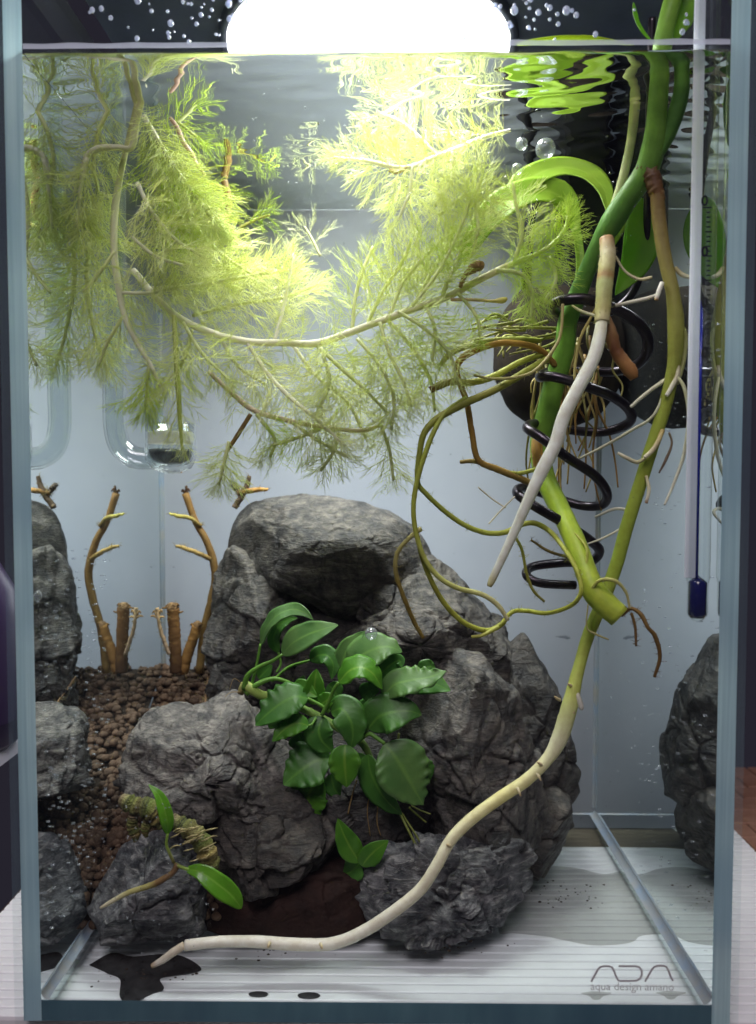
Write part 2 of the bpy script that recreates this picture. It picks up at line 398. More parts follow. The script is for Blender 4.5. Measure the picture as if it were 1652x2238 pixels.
for i in range(nn_ + 1):
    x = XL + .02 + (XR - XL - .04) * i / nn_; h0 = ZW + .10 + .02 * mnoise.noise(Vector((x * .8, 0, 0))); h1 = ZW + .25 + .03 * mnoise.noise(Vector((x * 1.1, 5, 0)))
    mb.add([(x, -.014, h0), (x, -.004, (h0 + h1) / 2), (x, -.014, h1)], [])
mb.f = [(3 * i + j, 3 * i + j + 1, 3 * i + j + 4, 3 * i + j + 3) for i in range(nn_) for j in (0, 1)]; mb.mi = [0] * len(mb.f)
mb.build('painted_waterline_glint', clear('painted_meniscus_glint', 1.3, (.9, .9, .95), both=True, haze=.62, hcol=(.80, .86, .98)), tank)
# silicone: bottom edges and back corners, each a lumpy fillet
def fillet(p0, p1, a, b, s, n=40):
    mb = MB(); p0, p1, a, b = map(np.array, (p0, p1, a, b)); v = []; f = []
    for i in range(n):
        q = p0 + (p1 - p0) * i / (n - 1); w = s * (1 + .16 * mnoise.noise(Vector(q * .9)))
        for t in np.linspace(0, np.pi / 2, 5):
            v.append(q + a * w * (1 - math.sin(t)) + b * w * (1 - math.cos(t)))
    for i in range(n - 1):
        for j in range(4): f.append((i * 5 + j, i * 5 + j + 1, (i + 1) * 5 + j + 1, (i + 1) * 5 + j))
    mb.add(v, f); return mb
E = .006
fillet((XR - E, .0, E), (XR - E, YB, E), (-1, 0, 0), (0, 0, 1), .24).build('silicone_bead', M['silicone'], tank)
fillet((XL + E, .0, E), (XL + E, YB, E), (1, 0, 0), (0, 0, 1), .22).build('silicone_bead', M['silicone'], tank)
fillet((XR - E, YB - E, .3), (XR - E, YB - E, ZT), (-1, 0, 0), (0, -1, 0), .12).build('silicone_bead', M['silicone'], tank)
fillet((XL + E, YB - E, .3), (XL + E, YB - E, ZT), (1, 0, 0), (0, -1, 0), .12).build('silicone_bead', M['silicone'], tank)
fillet((XL, YB - E, E), (XR, YB - E, E), (0, -1, 0), (0, 0, 1), .08).build('silicone_bead', M['silicone'], tank)

# printed logo on the inside of the front pane's lower corner
def stroke(mb, pts, w, Y):
    p = [P(x, y, Y) for x, y in pts]; k = len(p); v = []
    for i in range(k):
        d = (p[min(i + 1, k - 1)] - p[max(i - 1, 0)]).normalized(); nrm = Vector((-d.z, 0, d.x)) * w * PXS(Y) * .5
        v += [p[i] + nrm, p[i] - nrm, p[i] + nrm + Vector((0, .006, 0)), p[i] - nrm + Vector((0, .006, 0))]
    f = []
    for i in range(k - 1):
        a = i * 4; b = a + 4
        f += [(a, b, b + 1, a + 1), (a + 2, a + 3, b + 3, b + 2), (a, a + 2, b + 2, b), (a + 1, b + 1, b + 3, a + 3)]
    mb.add([tuple(q) for q in v], f)
def L8(x, y): return (1229.2 + x * .256, 2021.3 + y * .256)
mb = MB()
A1 = [(245, 486), (270, 440), (300, 385), (318, 362), (345, 353), (400, 353), (425, 365), (440, 395), (455, 435), (475, 474), (490, 479)]
D1 = [(490, 479), (560, 479), (630, 477), (662, 460), (678, 425), (676, 390), (655, 361), (620, 353), (550, 353), (480, 353)]
A2 = [(705, 484), (735, 430), (765, 378), (785, 358), (815, 350), (865, 350), (888, 360), (905, 392), (925, 445), (943, 478)]
for s_ in (A1, D1, A2): stroke(mb, [L8(*q) for q in s_], 4.6, .03)
mb.build('logo', M['logo'], tank, False)
def text(body, size, loc, name, mat, parent, rot=(R(90), 0, 0), ext=.004, bold=0, sx=1.0):
    cu = bpy.data.curves.new(name, 'FONT'); cu.body = body; cu.size = size; cu.extrude = ext; cu.offset = bold; cu.resolution_u = 3
    cu.align_x = 'CENTER'; cu.align_y = 'CENTER'
    o = bpy.data.objects.new(name + '_tmp', cu); COL.objects.link(o); bpy.context.view_layer.update()
    me = bpy.data.meshes.new_from_object(o.evaluated_get(bpy.context.evaluated_depsgraph_get()))
    bpy.data.objects.remove(o); me.materials.clear(); me.materials.append(mat); me.name = name
    q = bpy.data.objects.new(name, me); COL.objects.link(q); q.parent = parent
    q.location = Vector(loc) - root_loc(parent); q.rotation_euler = rot; q.scale = (sx, 1, 1)
    return q
c = P(*L8(595, 528), .03)
text('aqua design amano', .36, c, 'lettering', M['logo2'], tank, sx=.92)['kind'] = 'stuff'

# ------------------------------------------------------------------ setting: water, mat, puddles, table
def water_sheet():
    ys = np.concatenate([np.array([0.0, .01, .03, .06, .1, .15, .21, .28, .36, .46, .58, .72]), np.linspace(.86, YB - .02, 170)])
    xs = np.linspace(XL + .012, XR - .012, 230)
    X, Y = np.meshgrid(xs, ys); Z = np.full_like(X, ZW)
    g = np.clip((X + 2) / 11, 0, 1)
    amp = .004 + .012 * g
    for i in range(15):
        th = R(RNG.uniform(50, 130)); wl = RNG.uniform(.55, 1.8); ph = RNG.uniform(0, 6.28)
        kx, ky = math.cos(th) * 2 * math.pi / wl, math.sin(th) * 2 * math.pi / wl
        Z += amp * wl * .7 * np.sin(kx * X + ky * Y * 1.15 + ph + .6 * np.sin(X * .7 + i)) / 2.4
    Z += .10 * np.exp(-Y / .10)
    v = np.stack([X, Y + .004, Z], -1).reshape(-1, 3); nx = len(xs)
    f = [(j * nx + i, j * nx + i + 1, (j + 1) * nx + i + 1, (j + 1) * nx + i) for j in range(len(ys) - 1) for i in range(nx - 1)]
    mb = MB(); mb.add(v, f); return mb
o = water_sheet().build('water', M['water']); tag(o, kind='structure')

def ridged_mat():
    ys = []; zs = []; y = .25; p = .42
    while y < 15.5:
        for u, z in ((0, 0), (.06, .10), (.14, .13), (.80, .13), (.92, .10)): ys.append(y + u * p); zs.append(-.83 + z)
        y += p
    x0, x1 = -14.3, 16.7; n = len(ys); v = []; f = []
    for yy, zz in zip(ys, zs): v += [(x0, yy, zz), (x1, yy, zz)]
    for i in range(n - 1): f.append((2 * i, 2 * i + 1, 2 * i + 3, 2 * i + 2))
    for yy in ys: v += [(x0, yy, -1.15), (x1, yy, -1.15)]
    k = 2 * n
    for i in range(n - 1):
        f += [(2 * i, 2 * i + 2, k + 2 * i + 2, k + 2 * i), (2 * i + 1, k + 2 * i + 1, k + 2 * i + 3, 2 * i + 3), (k + 2 * i, k + 2 * i + 2, k + 2 * i + 3, k + 2 * i + 1)]
    f += [(0, k, k + 1, 1), (2 * n - 2, 2 * n - 1, k + 2 * n - 1, k + 2 * n - 2)]
    mb = MB(); mb.add(v, f); return mb
o = ridged_mat().build('plastic_mat', M['mat'], None, False)
tag(o, 'white ridged plastic mat under the glass tank, pinkish where it sticks out', 'mat')

def floorP(px, py, z=-.665):
    d = CROT @ Vector(((px - 826) / FPX, -(py - 1119) / FPX, -1.0)); t = (z - CAM.z) / d.z
    return CAM + d * t
def film(pts, z, n=90, wob=.05, thick=.02):
    """thin closed sheet of water from a pixel outline on the mat"""
    q = np.array([list(floorP(x, y, z)) for x, y in pts]); q = np.vstack([q, q[:1]]); s = catmull(q, n)[:-1]; s[:, 2] = z
    c = s.mean(0); k = len(s)
    v = np.vstack([s, s * [1, 1, 0] + [0, 0, z - thick], [c], [c - [0, 0, thick]]])
    f = [(i, (i + 1) % k, 2 * k) for i in range(k)] + [(k + (i + 1) % k, k + i, 2 * k + 1) for i in range(k)] + [(i, k + i, k + (i + 1) % k, (i + 1) % k) for i in range(k)]
    mb = MB(); mb.add(v, f); return mb
def puddle(pts, mat, label, z=-.665, name='puddle', n=90, group=None):
    o = film(pts, z, n).build(name, M[mat], None, False); return tag(o, label, 'puddle', group)
puddle([(1150, 1905), (1200, 1893), (1260, 1897), (1320, 1910), (1370, 1900), (1430, 1893), (1560, 1895), (1575, 2040), (1530, 2052), (1480, 2046), (1450, 2040), (1400, 2044), (1385, 2056), (1350, 2063), (1290, 2064), (1230, 2053), (1190, 2045), (1120, 2038), (1090, 2035), (1100, 1960)],
       'wet_film', 'wide grey water film with a wavy front edge trapped under the tank floor', n=140)
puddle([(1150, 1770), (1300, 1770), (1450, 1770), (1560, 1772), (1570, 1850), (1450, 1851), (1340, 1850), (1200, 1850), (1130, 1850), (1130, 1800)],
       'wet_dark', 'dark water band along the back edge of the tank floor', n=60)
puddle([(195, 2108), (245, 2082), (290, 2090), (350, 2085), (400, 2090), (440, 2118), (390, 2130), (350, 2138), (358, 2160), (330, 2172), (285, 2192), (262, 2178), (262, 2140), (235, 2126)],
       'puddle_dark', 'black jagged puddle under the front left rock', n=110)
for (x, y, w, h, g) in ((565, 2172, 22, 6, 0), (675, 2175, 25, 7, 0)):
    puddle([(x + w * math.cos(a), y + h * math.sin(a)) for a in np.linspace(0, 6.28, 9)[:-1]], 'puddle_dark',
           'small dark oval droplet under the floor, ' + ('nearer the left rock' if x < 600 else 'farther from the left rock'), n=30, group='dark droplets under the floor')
for (x, y) in ((1304, 2174), (1467, 2173)):
    puddle([(x - 34, y - 4), (x - 8, y - 8), (x + 18, y - 6), (x + 32, y - 4), (x + 14, y + 2), (x + 6, y + 9), (x - 8, y + 9), (x - 16, y + 2)], 'wet_film',
           'small grey droplet below the printed logo, ' + ('under its first letter' if x < 1400 else 'under its last letter'), n=40, group='grey droplets below the logo')

tb = empty('tiled_table', (0, 0, -1.6), 'brown tiled table top under the white plastic mat', 'table')
mb = MB(); box(mb, -14.9, 30, -6, 22.5, -2.6, -1.32); mb.build('table_top', M['table'], tb, False)
mb = MB(); bbox(mb, -1.03, 1.03, -.72, .72, -.07, .07, .05); tile0 = mb.build('tile', M['tile'], tb, False); tme = tile0.data
first = True
tile0.location = (0, 0, 0)
for j in range(19):
    for i in range(9):
        x, y = 11.9 + i * 2.14 + (j % 2) * .9, -5.2 + j * 1.5
        if j < 4 and False: continue
        t = tile0 if first else tile0.copy()
        if not first: COL.objects.link(t)
        first = False
        t.location = Vector((x, y, -1.26 + random.uniform(-.02, .02))) - Vector((0, 0, -1.6)) - Vector((0, 0, 0)) ; t.rotation_euler = (0, 0, random.uniform(-.02, .02))
        t.parent = tb
# mesh was stored relative to the table's origin; bring the tile mesh back to its own centre
for v in tme.vertices: v.co.z += -1.6

# things outside the left pane
bt = empty('bottle', (-17.0, 8, 5.6), 'lavender plastic bottle with black cap seen beyond the left pane', 'bottle')
c0 = P(-75, 1630, 8); pr = PXS(8)
bt.location = c0
prof = [(0, 0), (100, 0), (112, 12), (113, 300), (108, 350), (70, 420), (52, 440), (52, 470), (0, 470)]
mb = MB(); lathe(mb, [(r * pr, z * pr) for r, z in prof], c0, 40); mb.build('body', M['bottle'], bt)
mb = MB(); lathe(mb, [(0, 472), (64, 472), (66, 480), (66, 560), (60, 570), (0, 570)][::1] and [(r * pr, z * pr) for r, z in [(0, 472), (64, 472), (66, 480), (66, 560), (60, 570), (0, 570)]], c0, 32); mb.build('cap', M['black'], bt)
mb = MB(); lathe(mb, [(r * pr, z * pr) for r, z in [(113.6, 60), (113.9, 62), (113.9, 262), (113.6, 264)]], c0, 40); mb.build('wrap', principled('violet_print', (.024, .014, .045), .45, .4), bt)
mb = MB(); z1 = c0.z - .02; bbox(mb, -24, -14.9, 6, 14, z1 - .55, z1, .06)
o = mb.build('shelf_board', M['shelf'], None, False); tag(o, 'white shelf board under the lavender bottle', 'shelf')

# ------------------------------------------------------------------ the lamp
lp = empty('aquarium_lamp', LAMP, 'square slate lamp panel with a round white diffuser hanging over the tank', 'lamp')
k = NT('lit_white_diffuser'); e = k.n('ShaderNodeEmission', i_Strength=2.0); e.inputs[0].default_value = (.98, 1, 1, 1)
M['lampwhite'] = k.done(e.outputs[0])
mb = MB(); lathe(mb, [(0, .0), (LAMP_R * .8, .02), (LAMP_R * .97, .05), (LAMP_R, .12), (LAMP_R, .3)], LAMP, 72); mb.build('diffuser', M['lampwhite'], lp)
mb = MB(); bbox(mb, -9.6, 10.1, LAMP.y - 3.2, LAMP.y + 10.5, LAMP.z + .3, LAMP.z + 1.5, .15); mb.build('panel', M['board'], lp, False)
mb = MB(); lathe(mb, [(LAMP_R + .02, .3), (LAMP_R + .02, .1), (LAMP_R + .25, .06), (LAMP_R + .3, .3)], LAMP, 72); mb.build('bezel', M['board'], lp)
mb = MB(); tube(mb, [(-.3, 6.6, 32.7), (-.3, 6.6, 39), (-.3, 12, 45), (-.3, 20, 46)], .5, 12); mb.build('arm', M['black'], lp)

# ------------------------------------------------------------------ rocks
def rock(label, outline, Yc, tf, tb_, seed, mat, amp=.22, facets=9, ex=.62, lean=0.0, group=None, name='rock', nt=210, nph=104, freq=.55, planes=(), fk=.75, pk=.95):
    pts = [P(x, y, Yc) for x, y in outline]
    q = np.array([(p.x, p.z) for p in pts]); c = np.array([(q[:, 0].min() + q[:, 0].max()) / 2, (q[:, 1].min() + q[:, 1].max()) / 2])
    d = np.vstack([q, q[:1]]); s = np.vstack([d[i] + (d[i + 1] - d[i]) * np.linspace(0, 1, 16)[:, None] for i in range(len(q))]) - c
    ang = np.arctan2(s[:, 1], s[:, 0]); rad = np.hypot(s[:, 0], s[:, 1]); od = np.argsort(ang); ang, rad = ang[od], rad[od]
    th = np.linspace(-np.pi, np.pi, nt, endpoint=False)
    r = np.interp(th, np.r_[ang - 2 * np.pi, ang, ang + 2 * np.pi], np.r_[rad, rad, rad])
    r = (np.roll(r, 1) + 2 * r + np.roll(r, -1)) / 4
    ph = np.linspace(-np.pi / 2, np.pi / 2, nph)
    Cc = np.abs(np.cos(ph)) ** ex; Ss = np.sign(np.sin(ph)) * np.abs(np.sin(ph)) ** .85
    x = Cc[:, None] * (r * np.cos(th))[None]; z = Cc[:, None] * (r * np.sin(th))[None]
    y = np.where(Ss < 0, Ss * tf, Ss * tb_)[:, None] + 0 * x
    y = y + lean * z                                   # top leans back (lean > 0)
    V = np.stack([x, y, z], -1).reshape(-1, 3)
    rg = np.random.default_rng(seed); H = np.array([rad.mean(), (tf + tb_) / 2, rad.mean()])
    for _ in range(facets):
        n = np.array([rg.uniform(-1, 1), -abs(rg.uniform(.35, 1.3)), rg.uniform(-.9, 1)]); n /= np.linalg.norm(n)
        sup = (V @ n).max(); dd = sup * rg.uniform(.62, .86)
        ov = np.maximum(V @ n - dd, 0); V = V - n * (ov * .93)[:, None]
    for n, dd in planes:
        n = np.array(n, float); n /= np.linalg.norm(n); ov = np.maximum(V @ n - dd * (V @ n).max(), 0); V = V - n * (ov * pk)[:, None]
    off = Vector((seed * 7.1, seed * 3.3, -seed * 5.7)); out = np.empty_like(V)
    ln = np.linalg.norm(V, axis=1)[:, None] + 1e-6; D = V / ln; tilt = {}
    for i in range(len(V)):
        p = Vector(V[i]); q = p * freq + off
        a = mnoise.fractal(q, 1.0, 2.1, 3); w = Vector((a, mnoise.noise(q * 1.3 + Vector((9, 2, 4))), -a)) * .28
        fd = 0.0; cr = 0.0
        for sc_, ka in ((1.0, 1.0), (2.6, .34)):
            ds, ps_ = mnoise.voronoi(q * sc_ + w * sc_); key = (sc_, round(ps_[0].x, 3), round(ps_[0].y, 3), round(ps_[0].z, 3))
            if key not in tilt: tilt[key] = Vector(rg.uniform(-1, 1, 3)), rg.uniform(-.5, .5)
            tv, t0 = tilt[key]; fd += ka * (tv.dot(q * sc_ - ps_[0]) / sc_ * 1.1 + t0 * .5)
            cr += ka * max(0.0, 1 - (ds[1] - ds[0]) / .08) * .75
        fine = mnoise.fractal(q * 5.0, .8, 2.2, 3)
        out[i] = V[i] + D[i] * amp * (.75 * a + fk * (1.2 * fd - cr) + .07 * fine)
    out += np.array([c[0], Yc, c[1]])
    out[:, 2] = np.maximum(out[:, 2], .03 + .02 * np.sin(out[:, 0] * 3))
    f = []
    for i in range(nph - 1):
        for j in range(nt):
            j2 = (j + 1) % nt; f.append((i * nt + j, i * nt + j2, (i + 1) * nt + j2, (i + 1) * nt + j))
    mb = MB(); mb.add(out, f)
    o = mb.build(name, M[mat]); return tag(o, label, 'rock', group)

rock('large rounded grey boulder crowning the rock pile', [(484, 1250), (487, 1190), (500, 1140), (528, 1100), (575, 1083), (650, 1077), (720, 1083), (790, 1097), (850, 1118), (895, 1145), (930, 1185), (955, 1240), (950, 1290), (880, 1310), (800, 1345), (735, 1350), (680, 1310), (610, 1275), (540, 1268)], 10.3, 3.4, 2.3, 3, 'rock', .17, 2, .5, .0, fk=.28, pk=.62,
     planes=[((-.08, -.62, 1), .60), ((.10, -1, -.50), .62), ((.7,-.6,.2),.8)])
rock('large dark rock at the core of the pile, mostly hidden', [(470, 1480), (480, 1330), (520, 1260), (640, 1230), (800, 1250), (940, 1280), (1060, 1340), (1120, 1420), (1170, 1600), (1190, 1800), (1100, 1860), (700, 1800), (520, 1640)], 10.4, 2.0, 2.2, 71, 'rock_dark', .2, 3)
rock('tall dark rock forming the left flank of the pile beside the stumps', [(455, 1390), (466, 1320), (476, 1235), (505, 1200), (560, 1215), (640, 1262), (700, 1330), (740, 1380), (760, 1480), (700, 1560), (560, 1570), (500, 1530), (470, 1480), (455, 1440)], 10.0, 3.0, 2.4, 11, 'rock', .26, 8)
rock('small dark wedge rock under the boulder at its right end', [(775, 1350), (785, 1310), (820, 1270), (870, 1268), (890, 1310), (905, 1370), (860, 1400), (800, 1395)], 8.6, 1.9, 2.0, 17, 'rock_dark', .18, 6)
rock('broad flat rock behind the leaves, right of the boulder', [(720, 1400), (790, 1350), (850, 1320), (890, 1240), (945, 1222), (1030, 1290), (1095, 1335), (1140, 1365), (1145, 1430), (1130, 1500), (1060, 1560), (900, 1580), (760, 1540), (700, 1470)], 8.6, 2.8, 2.6, 23, 'rock', .24, 8, planes=[((.1, -.8, .9), .7)])
rock('big brownish rock filling the right half of the pile', [(880, 1640), (900, 1540), (960, 1460), (1005, 1432), (1050, 1440), (1100, 1490), (1140, 1560), (1170, 1600), (1205, 1680), (1210, 1780), (1190, 1850), (1080, 1890), (950, 1880), (880, 1800)], 6.4, 2.9, 3.0, 29, 'rock', .3, 9)
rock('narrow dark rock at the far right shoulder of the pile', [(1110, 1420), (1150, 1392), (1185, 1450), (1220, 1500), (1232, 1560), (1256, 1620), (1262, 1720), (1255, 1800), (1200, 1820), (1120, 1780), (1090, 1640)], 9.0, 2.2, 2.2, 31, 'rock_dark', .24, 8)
rock('lower right rock of the pile touching the tank floor', [(1040, 1780), (1090, 1710), (1180, 1700), (1240, 1730), (1256, 1820), (1238, 1890), (1190, 1925), (1130, 1925), (1070, 1880)], 8.0, 2.0, 2.4, 37, 'rock_brown', .24, 7)
rock('pale slab with a wrinkled top in the left of the pile', [(258, 1655), (270, 1610), (295, 1575), (345, 1555), (420, 1545), (490, 1528), (530, 1540), (575, 1580), (620, 1630), (660, 1690), (690, 1750), (600, 1790), (480, 1780), (380, 1740), (300, 1722), (258, 1715)], 5.2, 2.1, 2.6, 41, 'rock_pale', .3, 6, planes=[((-.15, -.5, 1), .55)], freq=.75)
rock('dark sloping rock below the wrinkled slab', [(395, 1790), (460, 1750), (560, 1720), (660, 1720), (720, 1770), (745, 1850), (720, 1910), (640, 1930), (560, 1955), (480, 1955), (440, 1900), (400, 1850)], 4.7, 2.0, 2.6, 43, 'rock_brown', .28, 8)
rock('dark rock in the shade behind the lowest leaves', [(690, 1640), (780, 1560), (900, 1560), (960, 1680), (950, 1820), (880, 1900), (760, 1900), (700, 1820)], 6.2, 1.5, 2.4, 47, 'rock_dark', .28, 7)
rock('jagged blue grey rock with white veins at the front right', [(763, 1925), (778, 1900), (800, 1880), (850, 1868), (890, 1850), (935, 1858), (975, 1850), (1045, 1838), (1110, 1845), (1150, 1862), (1172, 1898), (1184, 1935), (1172, 1975), (1130, 2012), (1080, 2035), (1000, 2052), (940, 2078), (880, 2072), (830, 2045), (790, 2005), (768, 1960)], 4.0, 1.45, 2.0, 53, 'rock_vein', .34, 10, freq=.95)
rock('black faceted rock carrying the sprout at the front left', [(172, 2020), (180, 1975), (215, 1930), (240, 1880), (270, 1845), (320, 1830), (375, 1838), (420, 1870), (445, 1910), (448, 1970), (452, 2020), (435, 2060), (400, 2085), (330, 2108), (262, 2102), (205, 2070)], 3.1, 1.5, 2.2, 59, 'rock_vein', .24, 10, planes=[((.05, -1, -.75), .62)])
rock('dark reddish clay lump in the hollow between the front rocks', [(415, 1975), (470, 1935), (600, 1920), (720, 1890), (790, 1905), (820, 2000), (800, 2052), (640, 2062), (470, 2066), (420, 2030)], 4.3, 1.1, 2.4, 61, 'clay', .14, 3, ex=.5)
rock('dark rock against the back at the left of the boulder', [(452, 1500), (470, 1440), (540, 1420), (600, 1500), (600, 1600), (500, 1600), (455, 1560)], 9.5, 1.6, 1.6, 67, 'rock_dark', .2, 5)

# ------------------------------------------------------------------ soil
def soil_h(x, y):
    a = np.clip((y - 3.9) / 9.2, 0, 1)
    h = 1.0 + 6.1 * a ** .82
    return h
mb = MB(); nx, ny = 40, 50; xs = np.linspace(XL + .03, .5, nx); ys = np.linspace(3.7, YB - .03, ny)
X, Y = np.meshgrid(xs, ys); Z = soil_h(X, Y) - .25
Z = np.where(Y < 4.3, np.minimum(Z, (Y - 3.7) * 2 + .05), Z)
v = np.stack([X, Y, Z], -1).reshape(-1, 3); f = [(j * nx + i, j * nx + i + 1, (j + 1) * nx + i + 1, (j + 1) * nx + i) for j in range(ny - 1) for i in range(nx - 1)]
mb.add(v, f); o = mb.build('soil_bed', M['soilbed']); tag(o, kind='structure')
mb = MB(); tones = RNG.uniform(.6, 1.35, 4000)
for i in range(3100):
    y = 3.8 + 9.3 * RNG.random(); x = XL + .1 + (-XL - .6) * RNG.random() * (1.0 if y > 6 else .62)
    r = RNG.uniform(.11, .20) * (1 if RNG.random() < .8 else .55); z = float(soil_h(x, y)) - RNG.uniform(0, .28)
    if y < 4.3: z = min(z, (y - 3.7) * 2 + .2)
    ball(mb, (x, y, z), r * np.array([RNG.uniform(.85, 1.2), RNG.uniform(.85, 1.2), RNG.uniform(.7, .95)]), 2 if y < 11 else 1, (tones[i], tones[i], tones[i]), .035)
for i in range(420):                      # against the left pane, lower front
    y = 3.6 + 4 * RNG.random(); z = RNG.random() * float(soil_h(0, y)); r = RNG.uniform(.13, .23); x = XL + .12 + RNG.random() * 1.2 
    if y < 4.2: z = min(z, (y - 3.5) * 2)
    ball(mb, (x, y, max(z, .15)), r, 1, (tones[i],) * 3, .04)
o = mb.build('soil_granules', M['soil']); tag(o, 'brown baked soil granules heaped in the left rear', None, None, 'stuff')

mb = MB()
for i in range(150):
    k_ = RNG.integers(0, 5); bx, by = [(1195, 1935), (1000, 2070), (330, 2115), (600, 2068), (1260, 1960)][k_]
    q = floorP(bx + RNG.normal(0, 60), by + RNG.normal(4, 14), .03); r = RNG.uniform(.010, .045) * (1.2 if RNG.random() < .1 else .8)
    if XL + .3 < q.x < XR - .3 and .1 < q.y < 12: ball(mb, (q.x, q.y, .02), np.array([r * 1.4, r, r * .6]), 1, (RNG.uniform(.3, 1),) * 3, .15)
o = mb.build('floor_debris', M['soilbed']); tag(o, 'dark specks of debris scattered on the glass floor round the rocks', None, None, 'stuff')

# ------------------------------------------------------------------ broad leaves
def blade(mb, pts, w, n_hint, wav=0.0, waves=5, fold=.12, droop=.0, nl=34, nw=11, prof=None, seed=0, thick=.035):
    """leaf blade from a midrib [(px,py,Y)], half-width w px; n_hint is the way its upper face looks"""
    Wp = np.array([list(P(*q)) for q in pts]); m = catmull(Wp, nl); t = np.gradient(m, axis=0); t /= np.linalg.norm(t, axis=1)[:, None]
    nh = np.array(n_hint, float); side = np.cross(t, nh); side /= np.linalg.norm(side, axis=1)[:, None] + 1e-9; nn = np.cross(side, t)
    s = np.linspace(0, 1, nl); Ym = np.mean([q[2] for q in pts])
    pr = prof(s) if prof else np.sin(np.pi * np.clip(s, 0, 1) ** .78) ** .8 * (1 - .12 * s)
    pr = np.maximum(pr, .01); u = np.linspace(-1, 1, nw); rg = np.random.default_rng(seed); ph = rg.uniform(0, 6, 2)
    hw = w * PXS(Ym)
    V = np.empty((nl, nw, 3)); C = np.empty((nl, nw, 3))
    for j, uu in enumerate(u):
        k = 0 if uu < 0 else 1
        wv = np.sin(s * 2 * np.pi * waves + ph[k] + 1.6 * np.sin(s * 7 + ph[1 - k])) * (.6 + .5 * np.sin(s * 5 + 2 * ph[k]))
        ew = 1 + .025 * wv * abs(uu) ** 3 * (wav > 0)
        V[:, j] = m + side * (uu * hw * pr * ew)[:, None] + nn * (hw * pr * (fold * abs(uu) ** 1.3 - droop * uu * uu) + hw * wav * 1.5 * wv * abs(uu) ** 4 * np.sin(np.pi * s) ** .5)[:, None]
        C[:, j, 0] = abs(uu); C[:, j, 1] = s; C[:, j, 2] = .5
    top = V.reshape(-1, 3); bot = (V - nn[:, None] * thick).reshape(-1, 3); f = []; K = nl * nw
    for i in range(nl - 1):
        for j in range(nw - 1):
            a, b, c_, d = i * nw + j, i * nw + j + 1, (i + 1) * nw + j + 1, (i + 1) * nw + j
            f.append((a, b, c_, d)); f.append((K + a, K + d, K + c_, K + b))
    for i in range(nl - 1):
        for j in (0, nw - 1):
            a, d = i * nw + j, (i + 1) * nw + j; f.append((a, d, K + d, K + a) if j == 0 else (d, a, K + a, K + d))
    mb.add(np.vstack([top, bot]), f, np.vstack([C.reshape(-1, 3)] * 2)); return mb
def stalk(mb, pts, n=16, sides=7, col=(1, 1, 1), bump=0.0):
    p, r = path(pts, n); tube(mb, p, r, sides, col, bump=bump); return mb
def Z3(x, y): return (491.7 + .3307 * x, 1311.2 + .3307 * y)

an = empty('broad_leaf_plant', P(720, 1560, 6), 'dark green broad leaf plant with wavy leaves rooted on the rock pile', 'plant')
AY = 4.6
def aleaf(pts, w, n, mat='anub', wav=.10, waves=4, fold=.15, droop=.0, label=None, stem=None, seed=0, dy=0):
    q = [Z3(x, y) + (AY + Yo + dy,) for x, y, Yo in pts]
    mb = MB(); blade(mb, q, w * .3307 * 1.18, n, wav, waves, fold, droop, seed=seed); o = mb.build('leaf', M[mat], an, label=label)
    if stem:
        m2 = MB(); sp = [Z3(x, y) + (AY + Yo + dy, r * .3307) for x, y, Yo, r in stem]; stalk(m2, sp, col=(.16, .36, .05)); m2.build('leaf_stalk', M['vine'], an)
    return o
F = (0, -1, .35); U = (0, -.5, 1)
aleaf([(235, 300, .6), (270, 190, .5), (340, 105, .3), (440, 62, .2), (520, 80, 0), (582, 130, -.2)], 62, (-.6, -.6, .6), 'anub_pale', .04, fold=.1, stem=[(165, 600, .5, 11), (205, 450, .6, 10), (235, 290, .6, 9)], seed=1)
aleaf([(352, 350, .9), (322, 265, .9), (350, 180, .8), (420, 130, .8), (480, 118, .8)], 50, (-.5, -.8, .3), 'anub', .03, stem=[(340, 480, .8, 9), (368, 420, .9, 8), (352, 345, .9, 8)], seed=2)
aleaf([(378, 362, .2), (440, 290, .1), (540, 232, 0), (640, 195, -.1), (748, 165, -.1)], 92, (-.2, -.8, .7), 'anub_pale', .04, fold=.1, stem=[(125, 590, .4, 20), (150, 500, .3, 18), (230, 440, .25, 16), (310, 405, .2, 13), (380, 360, .2, 10)], seed=3)
aleaf([(560, 400, 1.1), (620, 365, 1.0), (680, 370, .9), (715, 430, .8), (705, 525, .7)], 62, (.3, -.9, .5), 'anub', .03, stem=[(310, 540, 1.1, 10), (420, 445, 1.2, 10), (560, 400, 1.1, 9)], seed=4)
aleaf([(455, 560, .6), (500, 570, .5), (560, 610, .4), (610, 640, .3)], 48, F, 'anub_bright', .03, stem=[(140, 620, .4, 22), (220, 555, .4, 19), (330, 520, .5, 15), (460, 560, .6, 11)], seed=5)
aleaf([(610, 690, .5), (590, 610, .5), (595, 530, .5), (605, 455, .6)], 66, (.1, -1, .1), 'anub_bright', .02, fold=.5, stem=[(680, 730, .3, 9), (640, 700, .4, 9), (610, 680, .5, 9)], seed=6)
aleaf([(548, 650, .2), (460, 640, 0), (360, 690, -.2), (260, 770, -.3), (200, 830, -.3)], 118, (-.1, -.75, .8), 'anub', .12, 6, .1, stem=[(690, 740, .2, 13), (640, 700, .2, 12), (545, 650, .2, 11)], seed=7, label='large wavy leaf pointing left')
aleaf([(552, 830, -.2), (480, 815, -.3), (400, 850, -.4), (312, 935, -.5)], 72, (0, -.8, .8), 'anub_bright', .12, 5, stem=[(600, 780, .1, 9), (575, 820, -.1, 8), (550, 830, -.2, 8)], seed=8)
aleaf([(650, 770, .2), (620, 850, 0), (640, 930, -.1), (715, 1005, -.1)], 96, (-.3, -1, .3), 'anub', .05, seed=9)
